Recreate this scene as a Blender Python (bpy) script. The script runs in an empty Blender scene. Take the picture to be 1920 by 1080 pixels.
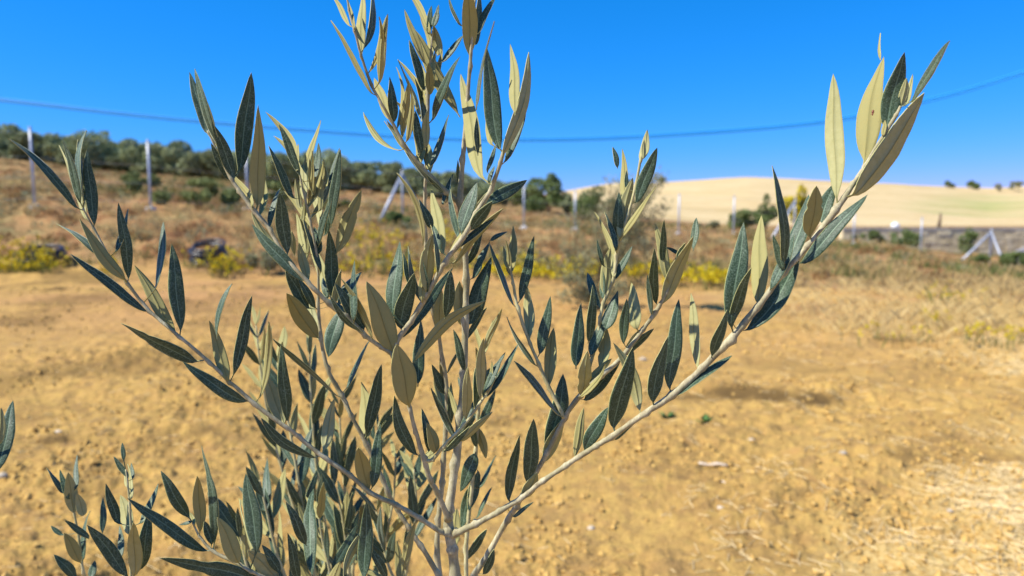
import bpy, math, random
import numpy as np
from mathutils import Vector, Matrix
random.seed(7); rng = np.random.default_rng(7)
R = math.radians
C = bpy.context.scene.collection
sc = bpy.context.scene

# ------------------------------------------------------------------ camera, sky, sun, exposure
F_PX = 1397.0; PITCH = math.atan(140 / F_PX); CAM = Vector((0, 0, 1.3))
cd = bpy.data.cameras.new('camera'); cam = bpy.data.objects.new('camera', cd); C.objects.link(cam)
cam.location = CAM; cam.rotation_euler = (R(90) - PITCH, 0, 0)
cd.sensor_width = 36; cd.lens = F_PX / 1920 * 36; cd.clip_start = .02; cd.clip_end = 9000
cd.dof.use_dof = True; cd.dof.focus_distance = .645; cd.dof.aperture_fstop = 6.3
sc.camera = cam
SUN = Vector((-.62, -.17, .77)).normalized()
SUN_EL = math.asin(SUN.z); SUN_AZ = math.atan2(SUN.x, SUN.y)
w = bpy.data.worlds.new('World'); sc.world = w; w.use_nodes = True
nt = w.node_tree; nt.nodes.clear()
sky = nt.nodes.new('ShaderNodeTexSky'); sky.sky_type = 'NISHITA'; sky.sun_disc = False
sky.sun_elevation = SUN_EL; sky.sun_rotation = SUN_AZ
sky.air_density = 1.0; sky.dust_density = 0.0; sky.ozone_density = 4.0; sky.altitude = 400
EXPO = .60; STR = .13; K_OLD = STR * 2 ** .25; K_NEW = STR * 2 ** EXPO
sp_ = nt.nodes.new('ShaderNodeSeparateColor'); cb_ = nt.nodes.new('ShaderNodeCombineColor'); nt.links.new(sky.outputs[0], sp_.inputs[0])
for ch, (ref, out, ex) in enumerate([(.15, .0040, 2.35), (.386, .258, .72), (.77, .95, .82)]):   # deep, saturated colour response of the phone's sky
    pw = nt.nodes.new('ShaderNodeMath'); pw.operation = 'POWER'; pw.inputs[1].default_value = ex; nt.links.new(sp_.outputs[ch], pw.inputs[0])
    ml = nt.nodes.new('ShaderNodeMath'); ml.operation = 'MULTIPLY'; ml.inputs[1].default_value = out * (K_OLD / ref) ** ex / K_NEW
    nt.links.new(pw.outputs[0], ml.inputs[0]); nt.links.new(ml.outputs[0], cb_.inputs[ch])
bg = nt.nodes.new('ShaderNodeBackground'); bg.inputs['Strength'].default_value = STR
wo = nt.nodes.new('ShaderNodeOutputWorld')
nt.links.new(cb_.outputs[0], bg.inputs[0]); nt.links.new(bg.outputs[0], wo.inputs[0])
sl = bpy.data.lights.new('sun', 'SUN'); sl.energy = 5.0; sl.angle = R(.5); sl.color = (1, .94, .82)
so = bpy.data.objects.new('sun', sl); C.objects.link(so); so.rotation_euler = SUN.to_track_quat('Z', 'Y').to_euler()
sc.view_settings.view_transform = 'Standard'; sc.view_settings.look = 'None'
sc.view_settings.exposure = EXPO; sc.view_settings.gamma = 1; sc.view_settings.use_curve_mapping = False

FW = Vector((0, math.cos(PITCH), -math.sin(PITCH))); UP = Vector((0, math.sin(PITCH), math.cos(PITCH))); RT = Vector((1, 0, 0))
def P(px, py, d):                      # point seen at (px,py) of the photograph, d metres along the lens axis
    return CAM + (FW + RT * ((px - 960) / F_PX) - UP * ((py - 540) / F_PX)) * d

# ------------------------------------------------------------------ materials
def mat(name, rough=.7, spec=.3):
    m = bpy.data.materials.new(name); m.use_nodes = True
    b = m.node_tree.nodes['Principled BSDF']
    b.inputs['Roughness'].default_value = rough; b.inputs['Specular IOR Level'].default_value = spec
    return m, m.node_tree, b
def node(t, kind, **kw):
    n = t.nodes.new(kind)
    for k, v in kw.items():
        if hasattr(n, k): setattr(n, k, v)
        else: n.inputs[k].default_value = v
    return n
def noise(t, vec, scale, detail=4, rough=.6, dist=0):
    n = node(t, 'ShaderNodeTexNoise', Scale=scale, Detail=detail, Roughness=rough, Distortion=dist)
    if vec: t.links.new(vec, n.inputs['Vector'])
    return n.outputs['Fac']
def ramp(t, fac, stops):
    n = t.nodes.new('ShaderNodeValToRGB'); e = n.color_ramp.elements
    while len(e) > 1: e.remove(e[-1])
    e[0].position = stops[0][0]; e[0].color = (*stops[0][1], 1) if not isinstance(stops[0][1], (int, float)) else (stops[0][1],) * 3 + (1,)
    for p, c in stops[1:]:
        k = e.new(p); k.color = (*c, 1) if not isinstance(c, (int, float)) else (c, c, c, 1)
    t.links.new(fac, n.inputs[0]); return n.outputs[0]
def mix(t, fac, a, b, mode='MIX'):
    n = t.nodes.new('ShaderNodeMix'); n.data_type = 'RGBA'; n.blend_type = mode
    for s, v in ((0, fac), (6, a), (7, b)):
        if isinstance(v, (int, float)): n.inputs[s].default_value = v
        elif isinstance(v, tuple): n.inputs[s].default_value = (*v, 1)
        else: t.links.new(v, n.inputs[s])
    return n.outputs[2]
def bump(t, b, h, strength, dist):
    n = node(t, 'ShaderNodeBump', Strength=strength, Distance=dist); t.links.new(h, n.inputs['Height']); t.links.new(n.outputs[0], b.inputs['Normal'])
def coord(t, which='Object'):
    return t.nodes.new('ShaderNodeTexCoord').outputs[which]

def noisy(name, ca, cb, scale, rough=.8, spec=.2, bmp=0, bd=.01, transl=None):
    m, t, b = mat(name, rough, spec); v = coord(t)
    f = noise(t, v, scale, 5); c = ramp(t, f, [(.3, ca), (.7, cb)])
    oi = t.nodes.new('ShaderNodeObjectInfo')
    c2 = node(t, 'ShaderNodeHueSaturation'); t.links.new(c, c2.inputs['Color'])
    mr = node(t, 'ShaderNodeMapRange'); mr.inputs[3].default_value = .85; mr.inputs[4].default_value = 1.15
    t.links.new(oi.outputs['Random'], mr.inputs[0]); t.links.new(mr.outputs[0], c2.inputs['Value'])
    t.links.new(c2.outputs[0], b.inputs['Base Color'])
    if bmp: bump(t, b, f, bmp, bd)
    if transl:
        tr = t.nodes.new('ShaderNodeBsdfTranslucent'); ms = t.nodes.new('ShaderNodeMixShader'); ms.inputs[0].default_value = transl
        t.links.new(c2.outputs[0], tr.inputs[0]); t.links.new(b.outputs[0], ms.inputs[1]); t.links.new(tr.outputs[0], ms.inputs[2])
        t.links.new(ms.outputs[0], t.nodes['Material Output'].inputs[0])
    return m

def leaf_mats():
    # upper side: dark teal green with a fine pale bloom of scales and a pale midrib
    m1, t, b = mat('leaf_upper', .50, .26); uv = coord(t, 'UV'); ob = coord(t)
    sep = t.nodes.new('ShaderNodeSeparateXYZ'); t.links.new(uv, sep.inputs[0])
    oi = t.nodes.new('ShaderNodeObjectInfo')
    base = ramp(t, oi.outputs['Random'], [(0, (.016, .040, .019)), (.5, (.034, .062, .024)), (1, (.028, .058, .032))])
    sp = ramp(t, noise(t, ob, 800, 3, .75), [(.44, 0), (.72, .9)])
    big = ramp(t, noise(t, ob, 90, 3), [(.3, .25), (.7, .75)])
    spm = node(t, 'ShaderNodeMath', operation='MULTIPLY'); t.links.new(sp, spm.inputs[0]); t.links.new(big, spm.inputs[1])
    c = mix(t, spm.outputs[0], base, (.27, .36, .26))
    d = node(t, 'ShaderNodeMath', operation='SUBTRACT'); t.links.new(sep.outputs[0], d.inputs[0]); d.inputs[1].default_value = .5
    a = node(t, 'ShaderNodeMath', operation='ABSOLUTE'); t.links.new(d.outputs[0], a.inputs[0])
    rib = ramp(t, a.outputs[0], [(.018, 1), (.045, 0)])
    edge = ramp(t, a.outputs[0], [(.465, 0), (.495, 1)])
    ribm = node(t, 'ShaderNodeMath', operation='MULTIPLY'); t.links.new(rib, ribm.inputs[0]); ribm.inputs[1].default_value = .55
    c = mix(t, ribm.outputs[0], c, (.22, .32, .20)); c = mix(t, edge, c, (.34, .36, .14))
    t.links.new(c, b.inputs['Base Color']); bump(t, b, noise(t, ob, 700, 3), .35, .0004); b.inputs['Sheen Weight'].default_value = .35; b.inputs['Sheen Roughness'].default_value = .45; b.inputs['Sheen Tint'].default_value = (.85, .95, .8, 1)
    # under side: pale olive felt
    m2, t, b = mat('leaf_underside', .75, .15); uv = coord(t, 'UV'); ob = coord(t)
    oi = t.nodes.new('ShaderNodeObjectInfo')
    base = ramp(t, oi.outputs['Random'], [(0, (.37, .31, .115)), (.5, (.44, .41, .18)), (1, (.50, .48, .26))])
    c = mix(t, noise(t, ob, 160, 4), base, (.31, .30, .12))
    sep = t.nodes.new('ShaderNodeSeparateXYZ'); t.links.new(uv, sep.inputs[0])
    d = node(t, 'ShaderNodeMath', operation='SUBTRACT'); t.links.new(sep.outputs[0], d.inputs[0]); d.inputs[1].default_value = .5
    a = node(t, 'ShaderNodeMath', operation='ABSOLUTE'); t.links.new(d.outputs[0], a.inputs[0])
    rib = ramp(t, a.outputs[0], [(.015, .6), (.035, 0)])
    c = mix(t, rib, c, (.20, .19, .07))
    edge = ramp(t, a.outputs[0], [(.475, 0), (.498, .8)]); c = mix(t, edge, c, (.55, .52, .18))
    spk = ramp(t, noise(t, ob, 900, 1), [(.72, 0), (.76, .5)]); c = mix(t, spk, c, (.18, .13, .05))
    t.links.new(c, b.inputs['Base Color']); bump(t, b, noise(t, ob, 500, 3), .3, .0004)
    tr = t.nodes.new('ShaderNodeBsdfTranslucent'); t.links.new(c, tr.inputs[0]); ms = t.nodes.new('ShaderNodeMixShader'); ms.inputs[0].default_value = .10
    t.links.new(b.outputs[0], ms.inputs[1]); t.links.new(tr.outputs[0], ms.inputs[2]); t.links.new(ms.outputs[0], t.nodes['Material Output'].inputs[0])
    m3, t, b = mat('leaf_margin', .6, .3); b.inputs['Base Color'].default_value = (.55, .52, .22, 1)
    return [m1, m2, m3]
LEAF = leaf_mats()

def bark_mat(name, a, b_, c_):
    m, t, b = mat(name, .75, .2); ob = coord(t)
    mp = node(t, 'ShaderNodeMapping'); mp.inputs['Scale'].default_value = (1, 1, .4); t.links.new(ob, mp.inputs[0])
    f = noise(t, mp.outputs[0], 170, 6, .75); c = ramp(t, f, [(.3, a), (.55, b_), (.75, c_)])
    patch = ramp(t, noise(t, ob, 40, 3), [(.42, 0), (.6, .6)]); c = mix(t, patch, c, (.24, .22, .11))
    sp = ramp(t, noise(t, ob, 1100, 1), [(.66, 0), (.72, .6)]); c = mix(t, sp, c, (.62, .55, .42))
    t.links.new(c, b.inputs['Base Color']); bump(t, b, f, .6, .0008)
    return m
BARK = bark_mat('olive_bark', (.20, .16, .09), (.47, .42, .26), (.76, .70, .50))
TWIG = bark_mat('young_olive_bark', (.34, .30, .13), (.54, .49, .26), (.74, .69, .42))

# ------------------------------------------------------------------ object helpers
def tag(o, label=None, cat=None, group=None, kind=None):
    if label: o['label'] = label
    if cat: o['category'] = cat
    if group: o['group'] = group
    if kind: o['kind'] = kind
    return o
def empty(name, loc, label, cat, group=None):
    o = bpy.data.objects.new(name, None); C.objects.link(o); o.location = loc; o.empty_display_size = .1
    return tag(o, label, cat, group)
def np_mesh(name, v, f, mats=(), mi=None, smooth=True):
    v = np.asarray(v, dtype=np.float32).reshape(-1, 3); me = bpy.data.meshes.new(name)
    f = np.asarray(f, dtype=np.int32); k = f.shape[1]
    me.vertices.add(len(v)); me.vertices.foreach_set('co', v.ravel())
    me.loops.add(f.size); me.loops.foreach_set('vertex_index', f.ravel())
    me.polygons.add(len(f)); me.polygons.foreach_set('loop_start', np.arange(0, f.size, k, dtype=np.int32))
    me.polygons.foreach_set('loop_total', np.full(len(f), k, dtype=np.int32))
    for m in mats: me.materials.append(m)
    if mi is not None: me.polygons.foreach_set('material_index', np.asarray(mi, dtype=np.int32))
    me.polygons.foreach_set('use_smooth', np.full(len(f), smooth)); me.update(calc_edges=True); me.validate()
    return me
def link(name, me, parent=None, loc=None):
    o = bpy.data.objects.new(name, me); C.objects.link(o)
    if parent is not None: o.parent = parent
    if loc is not None: o.location = loc
    return o

def spline(pts, sub=6):                 # Catmull-Rom through rows (any width)
    p = np.asarray(pts, float); q = np.vstack([2 * p[0] - p[1], p, 2 * p[-1] - p[-2]]); out = []
    for i in range(1, len(q) - 2):
        a, b, c, d = q[i - 1], q[i], q[i + 1], q[i + 2]
        for t in np.linspace(0, 1, sub, endpoint=False):
            out.append(.5 * ((2 * b) + (c - a) * t + (2 * a - 5 * b + 4 * c - d) * t * t + (3 * b - a - 3 * c + d) * t ** 3))
    out.append(q[-2]); return np.array(out)
def tube(pts, rad, sides=10, cap=True):
    pts = np.asarray(pts, float); rad = np.broadcast_to(np.asarray(rad, float), (len(pts),))
    tan = np.gradient(pts, axis=0); tan /= np.linalg.norm(tan, axis=1)[:, None] + 1e-12
    ref = np.array([0, 1, 0.]) if abs(tan[0][1]) < .8 else np.array([1., 0, 0]); v = []
    for i, (p, t, r) in enumerate(zip(pts, tan, rad)):
        ref = ref - t * ref.dot(t); ref /= np.linalg.norm(ref); s = np.cross(t, ref)
        for k in range(sides):
            a = 2 * math.pi * k / sides; v.append(p + (ref * math.cos(a) + s * math.sin(a)) * r)
    n = len(pts); f = [(i * sides + k, i * sides + (k + 1) % sides, (i + 1) * sides + (k + 1) % sides, (i + 1) * sides + k) for i in range(n - 1) for k in range(sides)]
    if cap:
        v.append(pts[0]); v.append(pts[-1]); a, b = len(v) - 2, len(v) - 1
        f += [(a, (k + 1) % sides, k, k) for k in range(sides)] + [(b, (n - 1) * sides + k, (n - 1) * sides + (k + 1) % sides, (n - 1) * sides + (k + 1) % sides) for k in range(sides)]
    return np.array(v), f
def join(parts):
    V, Fc, n = [], [], 0
    for v, f in parts:
        V.append(np.asarray(v)); Fc += [tuple(i + n for i in q) for q in f]; n += len(v)
    return np.vstack(V), Fc
def poly(name, v, f, mats=(), smooth=True):
    me = bpy.data.meshes.new(name)
    g = [tuple(dict.fromkeys(q)) for q in f]
    me.from_pydata([tuple(x) for x in v], [], g)
    for m in mats: me.materials.append(m)
    me.polygons.foreach_set('use_smooth', [smooth] * len(me.polygons)); me.update()
    return me
def box(x0, x1, y0, y1, z0, z1):
    v = [(x, y, z) for z in (z0, z1) for y in (y0, y1) for x in (x0, x1)]
    return np.array(v, float), [(0, 2, 3, 1), (4, 5, 7, 6), (0, 1, 5, 4), (2, 6, 7, 3), (0, 4, 6, 2), (1, 3, 7, 5)]

# ------------------------------------------------------------------ terrain
def slope(py):
    Y = (py - 540) / F_PX; return (-math.sin(PITCH) - Y * math.cos(PITCH)) / (math.cos(PITCH) - Y * math.sin(PITCH))
def flat(d): return 400 + 1816 / d
COLS = [  # photo column: (depth, photo row) of the ground along it
 (-200, [(17, 500), (21, 366), (30, 335), (60, 290), (120, 285), (400, 290)]),
 (0,    [(17, 500), (21, 372), (30, 340), (60, 296), (120, 290), (400, 292)]),
 (300,  [(17, 500), (22, 386), (32, 352), (62, 328), (120, 318), (400, 320)]),
 (700,  [(17, 505), (24, 414), (36, 388), (65, 360), (120, 354), (400, 354)]),
 (1000, [(17, 500), (28, 432), (40, 408), (70, 385), (110, 377), (250, 366), (400, 366)]),
 (1150, [(17, 505), (30, 436), (45, 420), (70, 414), (90, 405), (160, 372), (250, 343), (400, 350)]),
 (1400, [(17, 510), (32, 443), (45, 434), (70, 430), (90, 420), (160, 368), (260, 333), (400, 345)]),
 (1650, [(17, 520), (36, 460), (53.6, 468), (56, 430), (90, 424), (160, 385), (270, 343), (400, 350)]),
 (1850, [(17, 530), (38, 500), (53.6, 480), (56, 434), (90, 424), (160, 400), (280, 352), (400, 360)]),
 (2100, [(17, 535), (38, 510), (53.6, 490), (56, 440), (90, 424), (160, 390), (280, 340), (400, 350)])]
_u = np.array([(c[0] - 960) / F_PX for c in COLS])
_prof = []
for cx, pr in COLS:
    e = 15 if cx < 900 else 12.5
    d = [0, 2, 6, e] + [a for a, b in pr] + [900, 5000]
    z = [0, 0, 0, 0] + [1.3 + slope(b) * a for a, b in pr]; z += [z[-1] * .5 - 4, -60]
    _prof.append((np.array(d, float), np.array(z)))
def _hash(i, j, s):
    h = np.sin(i * 127.1 + j * 311.7 + s * 74.7) * 43758.5453; return h - np.floor(h)
def vnoise(x, y, s=0):
    xi, yi = np.floor(x), np.floor(y); fx, fy = x - xi, y - yi; fx = fx * fx * (3 - 2 * fx); fy = fy * fy * (3 - 2 * fy)
    return (_hash(xi, yi, s) * (1 - fx) + _hash(xi + 1, yi, s) * fx) * (1 - fy) + (_hash(xi, yi + 1, s) * (1 - fx) + _hash(xi + 1, yi + 1, s) * fx) * fy
def fbm(x, y, o=4, s=0):
    a = 0; k = .5
    for i in range(o): a = a + k * vnoise(x * 2 ** i + 13.7 * i, y * 2 ** i - 7.1 * i, s + i); k *= .5
    return a
def H0(x, y):
    x = np.asarray(x, float); y = np.asarray(y, float); r = np.hypot(x, y); cz = np.maximum(y / np.maximum(r, 1e-6), .64)
    d = r * cz; az = np.arctan2(x, y); u = np.where(y > .05 * r, x / np.maximum(y, .05 * r + 1e-9), np.sign(x) * 20)
    u = np.clip(u, _u[0], _u[-1]); Z = np.array([np.interp(d, a, b) for a, b in _prof])
    k = np.clip(np.searchsorted(_u, u) - 1, 0, len(_u) - 2); t = (u - _u[k]) / (_u[k + 1] - _u[k]); t = t * t * (3 - 2 * t) * .5 + t * .5
    sh = Z.shape[1:]; idx = np.indices(sh) if sh else ()
    za = np.take_along_axis(Z, k[None], 0)[0]; zb = np.take_along_axis(Z, (k + 1)[None], 0)[0]
    back = np.clip((y + 5) / 5, 0, 1)
    return (za * (1 - t) + zb * t) * back
def relief(x, y):
    r = np.hypot(x, y); near = np.clip((26 - r) / 14, 0, 1)
    ro = fbm(x * 1.1, y * 1.1, 3, 5) - .45
    cl = fbm(x * 12, y * 12, 4, 9)
    cl2 = np.abs(fbm(x * 22, y * 22, 3, 31) - .45)
    rough = np.clip(fbm(x * .6 + 4, y * .6, 3, 51) * 2.2 - .45, .25, 1)
    z = near * (ro * .09 + (cl - .45) * .10 * rough + (.12 - cl2) * .085 * rough)
    furrow = .014 * np.sin((x * .9 - y) * 5.5 + 3 * fbm(x * .5, y * .5, 2, 3)) * near * np.clip(x * .8, 0, 1) + .012 * np.sin((x * .35 + y) * 7 + 3 * fbm(x * .5, y * .5, 2, 3)) * near
    far = np.clip((r - 14) / 6, 0, 1) * np.clip((70 - r) / 20, 0, 1) * (fbm(x * .9, y * .9, 4, 77) - .45) * .55
    z = z + furrow + far + np.clip((r - 60) / 100, 0, 1) * (fbm(x * .02, y * .02, 3, 70) - .45) * 1.5
    # soil flattened under the patches coloured dark, low ridge behind each
    for cx, cy, a, b, dp in SHADE_DARK_PATCHES:
        q = ((x - cx) / a) ** 2 + ((y - cy) / b) ** 2
        z = z * (1 - .6 * np.exp(-q * q)) + dp * .10 * np.exp(-q ** 2 * 1.2) + dp * .45 * np.exp(-(((x - cx) / a) ** 2 + ((y - cy - b * 1.5) / (b * .8)) ** 2))
    return z
def gx(px, d, py=None):                # world x for photo column px at depth-plane y=d
    Y = 0 if py is None else (py - 540) / F_PX
    return (px - 960) / F_PX * d / (math.cos(PITCH) - Y * math.sin(PITCH))
def dark_patch(px, py, wpx, dp, asp=.35):
    d = 1816 / (py - 400); return (gx(px, d, py), d, wpx / F_PX * d, wpx / F_PX * d * asp, dp)
SHADE_DARK_PATCHES = [dark_patch(1375, 746, 62, .16, .55), dark_patch(1450, 752, 50, .10, .5), dark_patch(1520, 758, 60, .08, .45), dark_patch(1290, 752, 40, .06), dark_patch(100, 832, 26, .07, .6), dark_patch(385, 818, 40, .05, .6),  # leading entries trace the long ground shadow, its shade put into the colour
           dark_patch(100, 545, 30, .10, .6), dark_patch(60, 790, 60, .03), dark_patch(430, 760, 16, .06, .8), dark_patch(1540, 700, 60, .03), dark_patch(1240, 870, 40, .03), dark_patch(1700, 870, 60, .04),
           dark_patch(1440, 690, 80, .02), dark_patch(180, 690, 80, .03), dark_patch(1700, 640, 50, .04), dark_patch(930, 800, 24, .05, .8)]
def ground_z(x, y):
    a, b = np.array([float(x)]), np.array([float(y)]); return float((H0(a, b) + relief(a, b))[0])
def G(px, d, py=None):
    x = gx(px, d, py); return Vector((x, d, ground_z(x, d)))

az = np.concatenate([np.linspace(-180, -41, 50, endpoint=False), np.linspace(-41, 41, 640, endpoint=False), np.linspace(41, 180, 51)])
rr = np.concatenate([[.05, .5, 1, 1.5, 2.0], np.geomspace(2.3, 60, 560), np.geomspace(61, 420, 90), [600, 900, 1500, 2500, 4500]])
A, RR = np.meshgrid(np.radians(az), rr); X = RR * np.sin(A); Y = RR * np.cos(A); Z = H0(X.ravel(), Y.ravel()) + relief(X.ravel(), Y.ravel())
V = np.stack([X.ravel(), Y.ravel(), Z], 1); nc = len(az); nr = len(rr)
i, j = np.meshgrid(np.arange(nr - 1), np.arange(nc - 1), indexing='ij'); q = (i * nc + j).ravel()
gm = np_mesh('ground', V, np.stack([q, q + nc, q + nc + 1, q + 1], 1))
# zones: 0 tilled soil, weedy bank, wheat stubble hill, straw-strewn soil
x, y = V[:, 0], V[:, 1]; d = np.hypot(x, y) * np.maximum(y / np.maximum(np.hypot(x, y), 1e-6), .64)
px = 960 + F_PX * np.where(y > 0, x / np.maximum(y, .01), 0)
wob = (fbm(x * .5, y * .5, 3, 15) - .45) * 5
edge = np.interp(px, [0, 900, 1300, 1600, 1920], [16.2, 15.5, 14, 11.5, 9])
bank = np.clip((d + wob - edge) / 1.2, 0, 1)
wheat = np.clip((d - 84) / 4, 0, 1) * np.clip((px - 1010) / 60, 0, 1)
sb = np.interp(d, [2.4, 3.2, 4.2, 5.4, 6.5, 8, 11, 14], [1560, 1640, 1780, 1930, 1780, 1520, 1300, 1350]); straw = np.clip((px - sb + (fbm(x * 1.5, y * 1.5, 3, 25) - .45) * 500) / 200, 0, 1) * np.clip(1 - (d - 14) / 4, 0, 1)
shade_dark_soil = np.zeros_like(x)  # ground shadow painted into the soil colour, together with darker soil tone
for cx, cy, a, b_, dp in SHADE_DARK_PATCHES:
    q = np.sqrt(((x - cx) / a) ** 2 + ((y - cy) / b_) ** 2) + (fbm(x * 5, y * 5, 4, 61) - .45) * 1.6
    shade_dark_soil = np.maximum(shade_dark_soil, np.clip((1.45 - q) * 1.4, 0, 1) * min(1, dp * 14))
shade_dark_soil = np.maximum(shade_dark_soil, np.clip((fbm(x * .9, y * .9, 4, 71) - .49) * 5, 0, .55) * np.clip((900 - px) / 700, .15, 1) * (d < 16))
ochre = np.clip((d - 5) / 7, 0, 1) * np.clip(fbm(x * .7, y * .7, 3, 88) * 2.4 - .5, 0, 1)
for nm, arr in (('bank', bank), ('wheat', wheat), ('straw', straw), ('shade_dark_soil', shade_dark_soil), ('ochre', ochre), ('verdure', np.clip(1 - np.abs(px - 1860 + (d - 190) * -1.0) / 170, 0, 1) * np.clip(1 - np.abs(d - 180 + (fbm(x * .05, y * .05, 3, 33) - .45) * 120) / 45, 0, 1) * .8)):
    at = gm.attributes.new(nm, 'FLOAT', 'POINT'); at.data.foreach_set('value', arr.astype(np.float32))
def ground_mat():
    m, t, b = mat('ground', .95, .08); ob = coord(t)
    def att(n): return node(t, 'ShaderNodeAttribute', attribute_name=n).outputs['Fac']
    n1 = noise(t, ob, .9, 5, .65); n2 = noise(t, ob, 14, 6, .7); n3 = noise(t, ob, 70, 4, .7)
    soil = ramp(t, n1, [(.32, (.29, .17, .062)), (.45, (.40, .235, .078)), (.56, (.47, .29, .092)), (.7, (.42, .23, .085))])
    soil = mix(t, ramp(t, n2, [(.38, .0), (.62, .65)]), soil, (.56, .37, .10))
    soil = mix(t, ramp(t, n3, [(.35, .55), (.52, 0)]), soil, (.27, .155, .045))
    soil = mix(t, ramp(t, noise(t, ob, 5.5, 5, .7, .4), [(.40, .62), (.50, .0)]), soil, (.27, .165, .065)); dry = mix(t, ramp(t, noise(t, ob, 30, 5, .75), [(.4, 0), (.6, 1)]), soil, (.58, .42, .17))
    soil = mix(t, att('straw'), soil, dry)
    bk = ramp(t, noise(t, ob, .55, 6, .75), [(.36, (.12, .055, .025)), (.44, (.25, .12, .05)), (.50, (.38, .23, .10)), (.55, (.19, .125, .05)), (.60, (.34, .25, .11)), (.68, (.13, .14, .045))])
    bk = mix(t, ramp(t, noise(t, ob, 4, 5, .7), [(.48, 0), (.66, .6)]), bk, (.38, .24, .10))
    soil = mix(t, att('ochre'), soil, (.42, .235, .095)); soil = mix(t, att('shade_dark_soil'), soil, (.155, .095, .034)); c = mix(t, att('bank'), soil, bk)  # painted ground shadow and darker soil share one dark brown
    mp = node(t, 'ShaderNodeMapping'); mp.inputs['Scale'].default_value = (.35, 1.4, 2); t.links.new(ob, mp.inputs[0])
    wh = ramp(t, noise(t, mp.outputs[0], .05, 8, .72), [(.34, (.38, .26, .10)), (.44, (.56, .42, .21)), (.50, (.60, .47, .26)), (.56, (.46, .34, .15)), (.62, (.62, .49, .28)), (.72, (.38, .33, .12))])
    wh = mix(t, ramp(t, noise(t, ob, .5, 4), [(.4, 0), (.7, .35)]), wh, (.56, .38, .18))
    wh = mix(t, att('verdure'), wh, (.26, .32, .09)); c = mix(t, att('wheat'), c, wh); t.links.new(c, b.inputs['Base Color'])
    bump(t, b, n3, .6, .02)
    return m
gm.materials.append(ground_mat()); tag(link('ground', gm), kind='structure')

# ------------------------------------------------------------------ the foreground olive
def px_r(r, d): return r / F_PX * d
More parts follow.
